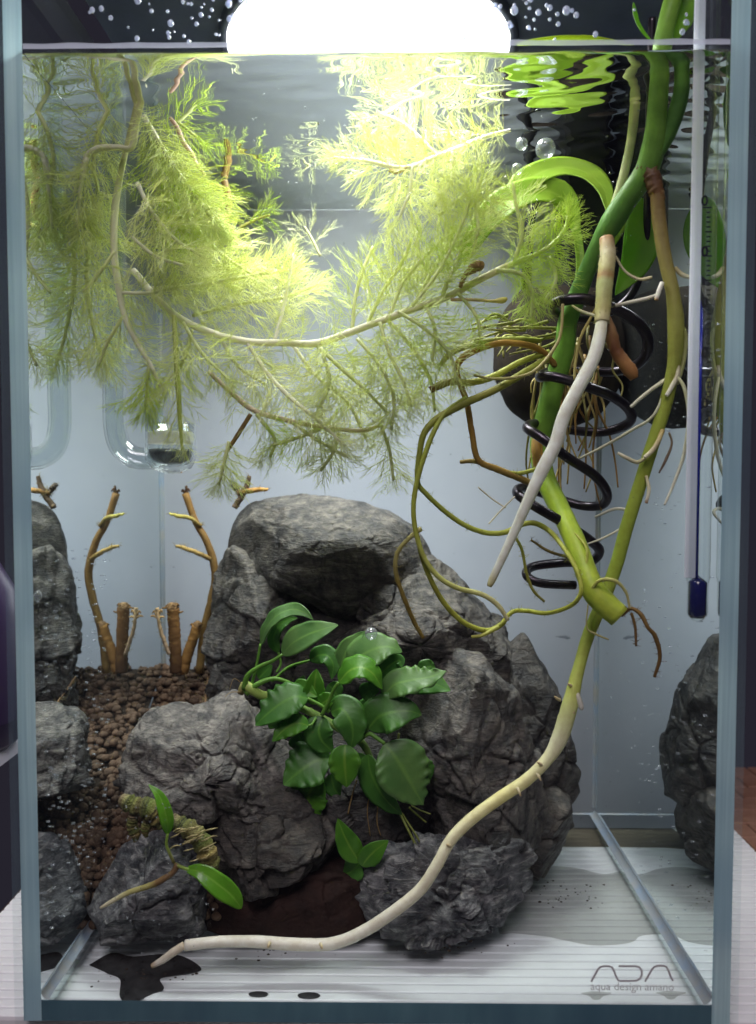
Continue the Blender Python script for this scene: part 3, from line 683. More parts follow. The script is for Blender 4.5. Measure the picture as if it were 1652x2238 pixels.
aleaf([(700, 740, .1), (770, 720, -.1), (830, 800, -.3), (845, 890, -.35), (830, 985, -.3)], 104, (.2, -.9, .5), 'anub', .05, seed=10)
aleaf([(752, 545, -.2), (820, 470, -.35), (900, 445, -.4), (980, 490, -.4), (1040, 590, -.3)], 92, (.1, -.6, .9), 'anub_bright', .08, 5, stem=[(640, 760, .1, 14), (690, 660, 0, 13), (720, 590, -.1, 12), (752, 545, -.2, 11)], seed=11, label='bright curled leaf at the top of the rosette')
aleaf([(830, 460, .5), (900, 370, .4), (1000, 320, .3), (1090, 310, .3), (1170, 345, .3)], 118, (0, -.8, .7), 'anub_pale', .06, 5, .05, seed=12)
aleaf([(760, 500, .8), (775, 400, .8), (830, 300, .8), (925, 205, .8)], 66, (-.5, -.9, .3), 'anub_pale', .04, seed=13)
aleaf([(1040, 640, .1), (1120, 560, 0), (1230, 530, -.1), (1350, 510, -.15), (1462, 468, -.15)], 98, (.05, -.75, .8), 'anub_pale', .13, 6, .06, stem=[(880, 740, .4, 13), (960, 690, .3, 12), (1040, 640, .1, 11)], seed=14, label='long sage leaf with scalloped edge and brown tip')
aleaf([(1200, 590, .5), (1300, 540, .5), (1400, 560, .5), (1490, 600, .4)], 84, (.1, -.8, .6), 'anub', .06, seed=15)
aleaf([(945, 850, -.1), (1020, 770, -.25), (1120, 740, -.3), (1220, 735, -.3), (1300, 760, -.25)], 122, (.15, -.85, .6), 'anub', .04, 4, .15, stem=[(850, 960, .1, 16), (890, 890, 0, 15), (945, 850, -.1, 13)], seed=16)
aleaf([(1055, 950, -.3), (1120, 1030, -.5), (1190, 1140, -.6), (1250, 1250, -.6), (1310, 1355, -.5)], 172, (.1, -.85, .65), 'anub_pale', .09, 7, .04, stem=[(880, 930, 0, 16), (950, 885, -.1, 15), (1000, 910, -.2, 14), (1055, 950, -.3, 12)], seed=17, label='largest leaf, sage green with scalloped edge')
aleaf([(945, 1020, 0), (960, 1130, -.1), (1020, 1260, -.2), (1090, 1350, -.2), (1170, 1420, -.2)], 92, (-.4, -1, .1), 'anub', .05, seed=18)
aleaf([(795, 955, -.3), (790, 1040, -.5), (795, 1140, -.55), (805, 1238, -.5)], 96, (0, -1, .3), 'anub_bright', .05, 4, .2, seed=19, label='small bright oval leaf at the centre bottom of the rosette')
aleaf([(700, 1050, .1), (610, 1060, 0), (510, 1120, -.15), (385, 1222, -.25)], 142, (-.1, -.85, .55), 'anub', .09, 5, seed=20)
aleaf([(640, 1180, .2), (560, 1270, .1), (555, 1390, 0), (600, 1500, 0)], 122, (-.1, -1, .2), 'anub_bright', .08, 5, .1, seed=21)
aleaf([(890, 1735, -.9), (830, 1640, -1), (780, 1540, -1.05), (745, 1445, -1)], 72, (-.1, -.9, .5), 'anub_bright', .03, 3, .14, seed=22, label='small oval leaf hanging low above the dark hollow')
aleaf([(905, 1760, -.9), (940, 1710, -1), (1000, 1650, -1.05), (1080, 1590, -1)], 66, (.1, -1, .2), 'anub_bright', .03, 3, seed=23)
aleaf([(1000, 520, .9), (1080, 440, .9), (1150, 400, .9), (1170, 450, .8)], 70, (.1, -1, .3), 'anub', .05, seed=24)
aleaf([(480, 760, .7), (420, 830, .7), (360, 880, .7)], 60, F, 'anub', .06, seed=25)
aleaf([(480, 880, .6), (500, 940, .6), (520, 990, .6)], 70, F, 'anub', .05, seed=26)
aleaf([(880, 760, .9), (960, 720, 1.0), (1040, 760, 1.0)], 70, F, 'anub', .05, seed=27)
aleaf([(680, 560, .9), (720, 600, .9), (760, 660, .9)], 60, F, 'anub', .05, seed=28)
aleaf([(1290, 1060, .1), (1330, 1130, .1), (1350, 1200, .1)], 60, (.5, -.9, .3), 'anub', .05, seed=29)
aleaf([(220, 520, .9), (270, 470, .9), (310, 430, .9)], 44, F, 'anub', .03, seed=30)
aleaf([(890, 1740, -.6), (840, 1790, -.6), (780, 1820, -.5)], 70, F, 'anub', .03, seed=31)
for q_, w_, n_, m_, sd in (([(620, 700, .3), (680, 660, .2), (740, 650, .1)], 52, F, 'anub_bright', 41), ([(900, 640, .2), (960, 600, .1), (1020, 600, .1)], 60, F, 'anub', 42), ([(880, 1010, .2), (900, 1090, .1), (905, 1170, .1)], 50, F, 'anub', 43),
        ([(700, 1150, .4), (720, 1240, .3), (760, 1300, .3)], 60, F, 'anub', 44), ([(430, 730, .8), (340, 790, .8), (290, 850, .8)], 70, F, 'anub', 45), ([(1290, 480, .7), (1340, 440, .7), (1390, 450, .7)], 50, F, 'anub', 46), ([(470, 620, 1), (500, 560, 1), (520, 500, 1)], 44, F, 'anub', 47)):
    aleaf(q_, w_, n_, m_, .05, seed=sd)
mb = MB(); stalk(mb, [Z3(100, 620) + (AY + .5, 22 * .33), Z3(130, 560) + (AY + .5, 30 * .33), Z3(170, 590) + (AY + .4, 34 * .33), Z3(240, 630) + (AY + .5, 30 * .33), Z3(330, 640) + (AY + .6, 26 * .33), Z3(560, 740) + (AY + .6, 26 * .33), Z3(760, 850) + (AY + .5, 28 * .33), Z3(900, 940) + (AY + .4, 26 * .33), Z3(980, 1080) + (AY + .6, 18 * .33)], 40, 10, ramp(40, [(0, (.42, .30, .14)), (.08, (.5, .62, .16)), (.3, (.3, .5, .1)), (1, (.2, .32, .08))]), .06)
mb.build('rhizome', M['vine'], an)
for pts in ([(1150, 1400, 0, 9), (1200, 1500, -.3, 9), (1255, 1610, -.5, 9), (1310, 1735, -.7, 8)], [(1160, 1400, 0, 8), (1220, 1490, -.2, 7), (1275, 1575, -.4, 6), (1285, 1600, -.4, 5)],
            [(1215, 1370, .2, 7), (1270, 1420, .1, 7), (1330, 1470, 0, 5)], [(1230, 1360, .2, 5), (1290, 1390, .1, 5), (1360, 1415, 0, 4)],
            [(870, 1190, .2, 6), (840, 1290, .1, 6), (812, 1415, 0, 5)], [(900, 1190, .3, 4), (960, 1210, .2, 4), (990, 1290, .2, 3)], [(1150, 880, .3, 9), (1140, 960, .2, 8), (1120, 1040, .2, 7)],
            [(960, 1260, .3, 4), (940, 1400, .2, 4), (960, 1560, .2, 3)], [(1010, 1360, .3, 4), (1005, 1470, .2, 4), (1030, 1560, .2, 3)], [(110, 610, .4, 3), (40, 610, .3, 2), (0, 640, .2, 2)], [(120, 560, .4, 2), (60, 520, .3, 2), (30, 590, .2, 2)]):
    c_ = (.22, .26, .06) if pts[0][0] > 1100 else (.30, .20, .08)
    mb = MB(); stalk(mb, [Z3(x, y) + (AY + Yo, r * .33) for x, y, Yo, r in pts], 18, 6, c_, .04); mb.build('root', M['root'], an)

# sprout on the front left rock
def Z5(x, y): return ((300 + x * .4843) * .5463, (3000 + y * .4843) * .5463)
sp = empty('sprout', P(395, 1890, 1.6), 'small sprout with two bright leaves on the front left rock', 'plant')
SY = 1.3
def s5(pts): return [Z5(q[0], q[1]) + (SY + q[2],) + ((q[3] * .2646,) if len(q) > 3 else ()) for q in pts]
mb = MB(); blade(mb, s5([(765, 700, 0), (765, 610, -.1), (735, 480, -.1), (690, 370, 0), (605, 282, .1)]), 62 * .2646, (.5, -.85, .3), .02, 3, .12, nl=40); mb.build('leaf', M['sprout'], sp)
mb = MB(); blade(mb, s5([(930, 985, -.1), (1040, 1010, -.2), (1180, 1110, -.3), (1300, 1210, -.3), (1375, 1310, -.25)]), 112 * .2646, (.2, -.9, .5), .015, 3, .1, nl=40, prof=lambda s: np.sin(np.pi * np.clip(s * .93 + .07, 0, 1) ** .95) ** .62 * (.55 + .5 * s)); mb.build('leaf', M['sprout'], sp)
for pts in ([(815, 930, .1, 15), (780, 850, 0, 14), (755, 780, 0, 13), (765, 690, 0, 12)], [(825, 940, .1, 15), (870, 965, 0, 15), (940, 990, -.1, 14)]):
    mb = MB(); stalk(mb, s5(pts), 14, 8, ramp(14, [(0, (.30, .26, .09)), (1, (.32, .52, .08))])); mb.build('leaf_stalk', M['vine'], sp)
mb = MB(); p, r = path(s5([(850, 940, .1, 26), (810, 1010, 0, 24), (740, 1060, -.1, 26), (660, 1105, -.15, 26), (560, 1140, -.2, 24), (450, 1175, -.2, 22), (340, 1230, -.2, 20), (270, 1270, -.2, 17), (210, 1305, -.2, 11)]), 44)
tube(mb, p, r, 9, ramp(44, [(0, (.16, .09, .04)), (.3, (.22, .13, .05)), (.4, (.45, .42, .14)), (.62, (.62, .58, .24)), (.85, (.82, .78, .55)), (1, (.88, .82, .58))]), bump=.03); mb.build('root', M['root'], sp)
rz = empty('rhizome', P(400, 1840, 2.3), 'gnarled yellow green rhizome stump draped over the front left rock', 'rhizome')
for pts, nm in (([(385, 400, .6, 40), (450, 440, .5, 70), (530, 470, .5, 72), (610, 480, .5, 84), (690, 540, .6, 90), (760, 590, .7, 80)], 'stump'),
            ([(800, 560, .7, 40), (860, 610, .6, 66), (950, 660, .5, 76), (1030, 740, .45, 80), (1080, 830, .4, 84), (1110, 920, .4, 82), (1130, 1000, .5, 60)], 'stump'), ([(480, 540, .5, 40), (470, 620, .5, 44), (500, 700, .5, 40), (495, 760, .5, 12)], 'stub'), ([(600, 580, .5, 36), (580, 660, .5, 36), (590, 720, .5, 14)], 'stub')):
    mb = MB(); n = 60; p, r = path(s5(pts), n); r = r * (1 + .10 * np.sin(np.cumsum(RNG.uniform(.3, 1.2, n))) + .02 * RNG.standard_normal(n))
    cc = ramp(n, [(0, (.34, .27, .16)), (.2, (.20, .24, .06)), (.38, (.28, .25, .10)), (.55, (.17, .22, .05)), (.72, (.36, .27, .10)), (.86, (.18, .20, .05)), (1, (.22, .18, .07))]); cc = cc * (1 + .3 * RNG.standard_normal((n, 1)))
    tube(mb, p, r, 18, np.clip(cc, .05, 1), bump=.045); mb.build(nm, M['rhizome'], rz)
mb = MB()
for i in range(26):
    a = [Z5(780 + 330 * RNG.random(), 640 + 300 * RNG.random()) for _ in range(2)]
    x, y = a[0]; stalk(mb, [(x, y, SY + .1, 1.4), (x + RNG.uniform(8, 18), y - RNG.uniform(2, 8), SY - .1, 1.6), (x + RNG.uniform(18, 30), y - RNG.uniform(4, 14), SY + .1, .8)], 6, 4, (.6, .52, .26))
o = mb.build('scale_fibres', M['root'], rz); o['kind'] = 'stuff'

# ------------------------------------------------------------------ brown stumps and twigs, back left
def twig(label, parts, loc, group=None, cat='twig', name='twig'):
    e = empty(name, loc, label, cat, group)
    for nm, pts, c0_, c1_ in parts:
        n = 30; mb = MB(); p, r = path(pts, n); r = r * (.74 if nm in ('stem', 'side_shoot', 'cut_face') else 1); p[1:-1] += RNG.standard_normal((n - 2, 3)) * .008; tube(mb, p, r * (1 + .02 * RNG.standard_normal(n)), 9, ramp(n, [(0, c0_), (1, c1_)]), bump=.02)
        if nm in ('stem', 'side_shoot'):
            for _ in range(46):
                i = RNG.integers(0, n); d = RNG.standard_normal(3); d /= np.linalg.norm(d); q = p[i] + d * r[i] * .8
                tube(mb, np.array([q, q + d * .07 + RNG.standard_normal(3) * .02, q + d * .15 + RNG.standard_normal(3) * .05]), np.array([.014, .011, .006]), 3, (.30, .24, .10), cap=False)
        mb.build(nm, M['wood'], e)
    return e
ob, obd, yo = (.22, .12, .035), (.06, .028, .012), (.25, .16, .05)
def tuft(x, y, Y, k, c):
    return [('fibre', [(x, y, Y, 3), (x + dx * .6, y - dy, Y, 2.4), (x + dx, y - dy * .7, Y, 1.4)], c, c) for dx, dy in k]
twig('tall ochre twig bowed beside the boulder, with short side shoots', [
    ('stem', [(436, 1470, 11.6, 13), (445, 1380, 11.6, 12), (462, 1310, 11.6, 12), (470, 1250, 11.6, 12), (452, 1185, 11.6, 11), (425, 1135, 11.6, 10), (405, 1078, 11.6, 11)], yo, ob),
    ('side_shoot', [(460, 1222, 11.5, 7), (430, 1208, 11.2, 7), (400, 1197, 11.0, 6), (384, 1193, 11, 4)], yo, (.5, .36, .12)),
    ('side_shoot', [(440, 1150, 11.5, 6), (415, 1132, 11.2, 6), (390, 1128, 11.0, 6), (370, 1122, 11, 3)], yo, (.55, .5, .12))] + tuft(405, 1085, 11.6, [(-8, 14), (10, 16), (4, 22)], obd), P(440, 1470, 11.6))
twig('thick dark brown cut stump standing in the soil', [('stem', [(385, 1470, 11.0, 19), (383, 1420, 11, 18), (380, 1370, 11, 18), (378, 1330, 11, 19)], obd, (.20, .10, .03)), ('cut_face', [(378, 1331, 11, 19), (378, 1326, 11, 15)], (.24, .14, .06), (.26, .16, .07))] + tuft(378, 1332, 11, [(-24, 4), (22, -6), (-16, 10), (14, 12)], ob), P(385, 1470, 11))
twig('orange brown stump leaning right next to the thick stump', [('stem', [(400, 1470, 11.2, 16), (410, 1430, 11.2, 16), (424, 1390, 11.2, 15), (430, 1368, 11.2, 15)], (.25, .13, .04), (.34, .18, .05)), ('cut_face', [(430, 1369, 11.2, 15), (432, 1364, 11.2, 11)], (.24, .14, .06), (.26, .16, .07))] + tuft(430, 1370, 11.2, [(-14, 6), (12, 8)], ob), P(400, 1470, 11.2))
twig('thin ragged twig left of the thick stump', [('stem', [(370, 1430, 10.8, 6), (355, 1390, 10.8, 6), (347, 1360, 10.8, 5), (343, 1328, 10.8, 6)], (.28, .2, .14), (.5, .36, .2))] + tuft(345, 1350, 10.8, [(-16, 4), (14, 2), (-12, 14), (10, 16)], (.45, .3, .14)), P(370, 1430, 10.8))
twig('forked brown twig resting against the top of the boulder', [('stem', [(512, 1110, 10.6, 9), (528, 1085, 10.6, 9), (540, 1060, 10.6, 8), (545, 1040, 10.6, 6)], (.16, .11, .07), (.12, .08, .05)), ('side_shoot', [(520, 1078, 10.6, 7), (545, 1073, 10.5, 8), (566, 1070, 10.5, 7), (586, 1070, 10.5, 4)], ob, (.55, .3, .08)), ('side_shoot', [(528, 1082, 10.6, 9), (516, 1066, 10.7, 8), (508, 1058, 10.7, 7)], (.12, .09, .06), (.10, .08, .06))], P(520, 1110, 10.6))
twig('thin dark twig lying across the soil granules', [('stem', [(455, 1480, 10, 3), (450, 1520, 9, 3), (447, 1560, 8, 3)], (.22, .14, .07), (.2, .12, .06))], P(450, 1540, 8.5))

# ------------------------------------------------------------------ feathery stems
def pinna_leaf(seed):
    """one forked, thread-like leaf: a midrib with long curved side threads, some of them forked again"""
    rg = np.random.default_rng(seed); mb = MB(); n = 10; L = 1.0
    cz = rg.uniform(-.4, .4); cx = rg.uniform(-.22, .22); wv = rg.uniform(-.03, .03)
    s = np.linspace(0, 1, n); rach = np.stack([cx * s**2 + wv * np.sin(s * 7), s * L, cz * s**2], 1)
    tube(mb, rach, .0095 * (1 - .5 * s), 4, ramp(n, [(0, (1.03, 1.0, .95)), (1, (.97, 1.02, .85))]), cap=False)
    def thread(b, d, l, r0, cv, depth):
        side = np.array([d[1], -d[0], 0.]); u = np.array([0, .33, .66, 1.])[:, None]
        q = b + d * l * u + side * (cv * l) * u**2 + np.array([0, 0, rg.uniform(-.22, .22) * l]) * u**2
        tube(mb, q, r0 * np.array([1, .9, .75, .5]), 3, (1.0, 1.0, rg.uniform(.7, 1.05)), cap=False)
        if depth and l > .16:
            for fr in ([.5] if rg.random() < .6 else [.38, .68]):
                k = rg.choice([-1, 1]); bb = b + d * l * fr + side * cv * l * fr**2
                d2 = d * math.cos(.55) + side * k * math.sin(.55); thread(bb, d2 / np.linalg.norm(d2), l * rg.uniform(.35, .55), r0 * .8, -.2 * k, 0)
    m = rg.integers(4, 7)
    for sd in (-1, 1):
        for i in range(m):
            u = .12 + .84 * (i + rg.uniform(-.3, .3)) / m; b = np.array([np.interp(u, s, rach[:, a]) for a in range(3)])
            l = (.60 * (1 - .5 * u) + .08) * rg.uniform(.75, 1.2); an_ = rg.uniform(.65, 1.05)
            d = np.array([sd * math.sin(an_), math.cos(an_), rg.uniform(-.25, .25)]); thread(b, d / np.linalg.norm(d), l, .0072, -sd * rg.uniform(.1, .5), 1)
    V = np.concatenate(mb.v); me = bpy.data.meshes.new('leaf'); me.from_pydata(V.tolist(), [], mb.f)
    ca = me.color_attributes.new('Col', 'FLOAT_COLOR', 'POINT'); ca.data.foreach_set('color', np.concatenate([np.concatenate(mb.c), np.ones((len(V), 1))], 1).ravel())
    me.polygons.foreach_set('use_smooth', [True] * len(me.polygons)); return me
LEAF_V = {}
def leaf_mesh(kind, i):
    if (kind, i) not in LEAF_V:
        me = pinna_leaf(100 + i); me.materials.append(FM[kind]); LEAF_V[(kind, i)] = me
    return LEAF_V[(kind, i)]
FM = {'lime': M['feather'], 'pale': principled('pale_feathery_leaf', (.90, .92, .68), .4, .4, attr=True, transl=.5, tcol=(.92, .94, .60)),
      'green': principled('green_feathery_leaf', (.72, .82, .22), .4, .4, attr=True, transl=.5, tcol=(.80, .90, .16))}
FG = 'feathery stems floating in the upper water'
def feather(label, stems, kind='lime', dens=1.0, size=1.0):
    """stems: list of dict(p=[(px,py,Y,r)], c=(col0,col1), leaf=len_cm, sp=spacing_cm, k=leaves per whorl, a=forward angle, f0=start fraction)"""
    b = P(*stems[0]['p'][0][:3]); e = empty('feathery_plant', b, label, 'plant', FG); nleaf = 0
    for si, st in enumerate(stems):
        n = max(12, 6 * len(st['p'])); p, r = path(st['p'], n); mb = MB(); c0_, c1_ = st.get('c', ((.62, .66, .42), (.55, .66, .22)))
        tube(mb, p, r, 7, ramp(n, [(0, c0_), (1, c1_)]), bump=.03); mb.build('stem' if si == 0 else 'side_stem', M['fstem'], e)
        if st.get('bare'): continue
        d = np.r_[0, np.cumsum(np.linalg.norm(np.diff(p, axis=0), axis=1))]; L = d[-1]; t, nn, bb = frames(p)
        s = st.get('f0', .03) * L; tw = random.uniform(0, 6)
        LL = st.get('leaf', 1.15) * size * 1.16; spc = st.get('sp', .36) / dens; kk = max(2, st.get('k', 4) - 1); knd = st.get('kind', kind)
        while s < L:
            u = s / L; q = np.array([np.interp(s, d, p[:, a]) for a in range(3)]); i = int(np.clip(np.searchsorted(d, s), 0, n - 1))
            tail = 1 - .62 * max(0, (u - .62) / .38) ** 1.3; hd = min(1, .55 + u * 3)
            for j in range(kk):
                if nleaf >= 296: break
                a = tw + 2 * math.pi * j / kk + random.uniform(-.7, .7)
                rad = nn[i] * math.cos(a) + bb[i] * math.sin(a)
                fw = st.get('a', .7) + random.uniform(-.38, .38) + .7 * max(0, (u - .7) / .3)
                dr = Vector(rad + t[i] * math.tan(min(fw, 1.35)) * .9 + np.array([0, 0, st.get('g', -.10)])).normalized()
                tx = Vector(np.cross(t[i], rad)).normalized(); z = tx.cross(dr).normalized(); x = dr.cross(z)
                sc = LL * tail * hd * random.uniform(.78, 1.15)
                m = Matrix(((x.x, dr.x, z.x), (x.y, dr.y, z.y), (x.z, dr.z, z.z))).to_4x4() @ Matrix.Rotation(random.uniform(-.5, .5), 4, 'Y')
                m = Matrix.Translation(Vector(q) - b) @ m @ Matrix.Scale(sc, 4)
                o = bpy.data.objects.new('leaf', leaf_mesh(knd, random.randrange(14))); COL.objects.link(o); o.parent = e; o.matrix_basis = m; nleaf += 1
            tw += .62; s += spc * (1 - .45 * max(0, (u - .65) / .35)) * random.uniform(.85, 1.15)
    return e
W_, Y_, Pk = (.93, .92, .80), (.74, .78, .42), (.84, .70, .60)
# the long pale stem sagging across the middle, with its side shoots
feather('long pale feathery stem sagging across the whole middle of the tank', [
    dict(p=[(290, 590, 3.4, 7), (345, 655, 3.3, 8), (400, 700, 3.2, 8), (470, 730, 3.1, 8), (545, 747, 3.0, 8), (620, 749, 3.0, 8), (690, 750, 3.0, 8), (760, 728, 3.0, 8), (830, 702, 3.1, 8), (900, 676, 3.2, 8), (970, 652, 3.3, 8), (1040, 615, 3.4, 8), (1110, 580, 3.6, 7)], c=(W_, (.72, .70, .42)), k=3, sp=.62, leaf=1.05, a=.5),
    dict(p=[(540, 748, 3.0, 5), (580, 810, 2.8, 5), (630, 865, 2.6, 5), (690, 915, 2.5, 4), (755, 975, 2.4, 3)], c=(W_, W_), leaf=1.25, sp=.36, kind='pale'),
    dict(p=[(690, 752, 3.0, 5), (740, 800, 2.8, 5), (790, 845, 2.7, 4), (850, 905, 2.6, 3)], c=(Y_, Y_), leaf=1.25, sp=.36),
    dict(p=[(600, 745, 3.1, 4), (615, 690, 3.3, 4), (630, 620, 3.5, 4), (640, 555, 3.6, 3)], c=(W_, W_), leaf=1.1, kind='pale', g=.1),
    dict(p=[(770, 725, 3.1, 4), (775, 660, 3.4, 4), (790, 600, 3.6, 4), (815, 540, 3.8, 3)], c=(Y_, Y_), leaf=1.05, g=.1)])
feather('feathery shoots rising from the right half of the sagging stem', [
    dict(p=[(850, 695, 3.2, 4), (880, 620, 3.5, 4), (930, 560, 3.7, 4), (985, 510, 3.9, 3)], c=(Y_, Y_), leaf=1.15, g=.1),
    dict(p=[(900, 676, 3.4, 4), (940, 600, 4.0, 4), (975, 540, 4.4, 3)], c=(Y_, Y_), leaf=1.1, g=.1),
    dict(p=[(965, 655, 3.2, 5), (980, 610, 3.0, 5), (1000, 570, 3.0, 4), (1010, 520, 3.1, 3)], c=(Y_, Y_), leaf=.95, sp=.3, kind='green', g=.1),
    dict(p=[(830, 705, 3.0, 4), (850, 770, 2.7, 4), (880, 830, 2.6, 4), (900, 890, 2.6, 3)], c=(Y_, Y_), leaf=1.2),
    dict(p=[(930, 668, 3.0, 4), (950, 720, 2.8, 4), (945, 790, 2.7, 3)], c=(Y_, Y_), leaf=1.0, kind='green'),
    dict(p=[(1000, 640, 3.2, 4), (1040, 690, 3.0, 4), (1050, 740, 3.0, 3)], c=(Y_, Y_), leaf=.85, kind='green', sp=.3)])
feather('pinkish feathery stem curving low above the boulder', [
    dict(p=[(455, 812, 3.6, 5), (505, 858, 3.5, 6), (555, 897, 3.4, 6), (630, 919, 3.3, 6), (715, 935, 3.2, 5), (790, 941, 3.2, 5), (830, 930, 3.2, 4)], c=(Pk, (.66, .58, .36)), k=3, sp=.55, leaf=1.0),
    dict(p=[(548, 905, 3.4, 5), (520, 950, 3.4, 5), (494, 990, 3.4, 4)], c=((.30, .19, .07), (.26, .16, .06)), bare=True),
    dict(p=[(500, 965, 3.3, 4), (490, 1010, 3.2, 4), (478, 1060, 3.2, 3)], c=(Y_, Y_), leaf=1.0, sp=.24, k=6),
    dict(p=[(560, 905, 3.3, 4), (600, 960, 3.1, 4), (590, 1000, 3.1, 3)], c=(Y_, Y_), leaf=1.0, kind='lime'),
    dict(p=[(700, 938, 3.2, 4), (640, 960, 3.0, 4), (590, 975, 3.0, 3)], c=(Y_, Y_), leaf=.9, kind='green', sp=.28),
    dict(p=[(740, 945, 3.1, 4), (730, 985, 3.0, 4), (700, 1030, 3.0, 3)], c=(Y_, Y_), leaf=1.0),
    dict(p=[(830, 925, 3.1, 4), (850, 980, 3.0, 4), (860, 1050, 3.0, 3)], c=(Y_, Y_), leaf=1.1, kind='lime', sp=.34)])
feather('pale stem dropping down the left with a drooping tip', [
    dict(p=[(300, 225, 3.2, 6), (275, 330, 3.3, 6), (253, 440, 3.3, 8), (249, 545, 3.1, 8), (258, 620, 3.0, 8), (272, 690, 2.9, 7), (300, 750, 2.8, 6), (330, 800, 2.8, 5), (352, 850, 2.8, 3)], c=((.5, .52, .22), W_), k=3, sp=.5, leaf=1.2, f0=.3),
    dict(p=[(250, 550, 3.0, 4), (215, 600, 2.9, 4), (180, 640, 2.8, 3)], c=(Y_, Y_), leaf=1.25),
    dict(p=[(270, 690, 2.9, 4), (240, 740, 2.8, 4), (215, 800, 2.8, 3)], c=(Y_, Y_), leaf=1.2),
    dict(p=[(325, 800, 2.8, 4), (322, 835, 2.7, 4), (318, 890, 2.7, 3)], c=(Y_, Y_), leaf=1.1, kind='green', sp=.22, k=6, a=1.0),
    dict(p=[(262, 640, 3, 4), (330, 640, 2.8, 4), (400, 625, 2.8, 3)], c=(W_, Y_), leaf=1.15)])
feather('dense lime feathery bunch hanging from the surface at the upper left', [
    dict(p=[(310, 215, 3.0, 7), (298, 265, 3.0, 8), (288, 322, 3.0, 7), (255, 323, 2.9, 7), (215, 325, 2.9, 7), (188, 345, 2.9, 6), (178, 395, 2.9, 5)], c=((.56, .56, .26), W_), k=3, sp=.5, leaf=1.0, f0=.45),
    dict(p=[(315, 255, 2.9, 6), (335, 290, 2.7, 6), (365, 340, 2.6, 5), (405, 400, 2.6, 5), (440, 445, 2.6, 4), (480, 500, 2.6, 3)], c=(W_, Y_), leaf=1.45, sp=.26, k=6, a=.95, g=-.25),
    dict(p=[(330, 300, 3.2, 5), (350, 370, 3.2, 5), (375, 440, 3.2, 4), (400, 520, 3.2, 3)], c=(Y_, Y_), leaf=1.35, sp=.3, kind='green', a=.95, g=-.2),
    dict(p=[(190, 345, 2.9, 5), (175, 420, 2.8, 4), (170, 500, 2.8, 3)], c=(W_, Y_), leaf=1.5, sp=.3, a=1.0, g=-.3)])
feather('lime feathery bunch filling the left between the glass tube and the pane', [
    dict(p=[(225, 420, 4.4, 5), (200, 520, 4.2, 5), (190, 620, 4.0, 5), (205, 720, 3.9, 4), (230, 800, 3.9, 3)], c=(Y_, Y_), leaf=1.4, sp=.34),
        dict(p=[(360, 420, 4.6, 5), (420, 490, 4.5, 5), (490, 560, 4.5, 4), (570, 610, 4.4, 3)], c=(Y_, Y_), leaf=1.35, sp=.32, kind='pale')])
feather('upright feathery stem hanging before the glass diffuser, tufted at its end', [
    dict(p=[(380, 690, 2.7, 5), (384, 760, 2.5, 6), (388, 840, 2.4, 6), (393, 910, 2.4, 5), (398, 985, 2.4, 3)], c=((.50, .56, .16), (.52, .62, .14)), k=4, sp=.55, leaf=1.05, a=1.05, f0=0),
    dict(p=[(400, 705, 2.9, 4), (440, 770, 2.8, 4), (500, 830, 2.8, 3)], c=(Y_, Y_), leaf=1.15, sp=.34),
    dict(p=[(420, 720, 3.4, 4), (400, 790, 3.4, 4), (350, 850, 3.4, 3)], c=(Y_, Y_), leaf=1.2, sp=.34)])
feather('feathery mass in the middle distance above the sagging stem', [
    dict(p=[(330, 632, 3.6, 6), (400, 628, 3.7, 6), (480, 615, 3.9, 5), (560, 600, 4.1, 4), (640, 590, 4.2, 3)], c=(W_, Y_), leaf=1.35, sp=.3, kind='pale'),
    dict(p=[(420, 690, 4.2, 4), (520, 665, 4.4, 4), (620, 650, 4.6, 4), (700, 620, 4.8, 3)], c=(Y_, Y_), leaf=1.3, sp=.34, kind='pale'),
    dict(p=[(360, 560, 4.0, 4), (430, 580, 4.2, 4), (510, 590, 4.4, 3)], c=(Y_, Y_), leaf=1.35, sp=.34)])
feather('whitish feathery spray floating just under the surface at upper centre', [
    dict(p=[(1115, 285, 4.0, 4), (1060, 300, 3.9, 5), (1000, 325, 3.7, 6), (950, 345, 3.6, 6), (885, 368, 3.4, 6), (800, 352, 3.3, 4), (730, 345, 3.2, 3)], c=(W_, W_), leaf=1.35, sp=.34, kind='pale', k=5, a=.55, g=0),
    dict(p=[(900, 365, 3.4, 4), (895, 420, 3.4, 4), (870, 480, 3.4, 3)], c=(W_, W_), leaf=1.2, kind='pale', sp=.32),
    dict(p=[(990, 330, 3.6, 4), (985, 395, 3.5, 4), (950, 450, 3.5, 3)], c=(W_, Y_), leaf=1.2, kind='pale', sp=.34),
    dict(p=[(960, 345, 3.6, 4), (880, 270, 3.8, 4), (800, 240, 4.0, 3)], c=(W_, W_), leaf=1.2, kind='pale', sp=.36, g=.05),
    dict(p=[(890, 365, 3.4, 5), (868, 376, 3.3, 5), (850, 372, 3.3, 4)], c=((.75, .62, .36), (.6, .45, .2)), bare=True)])
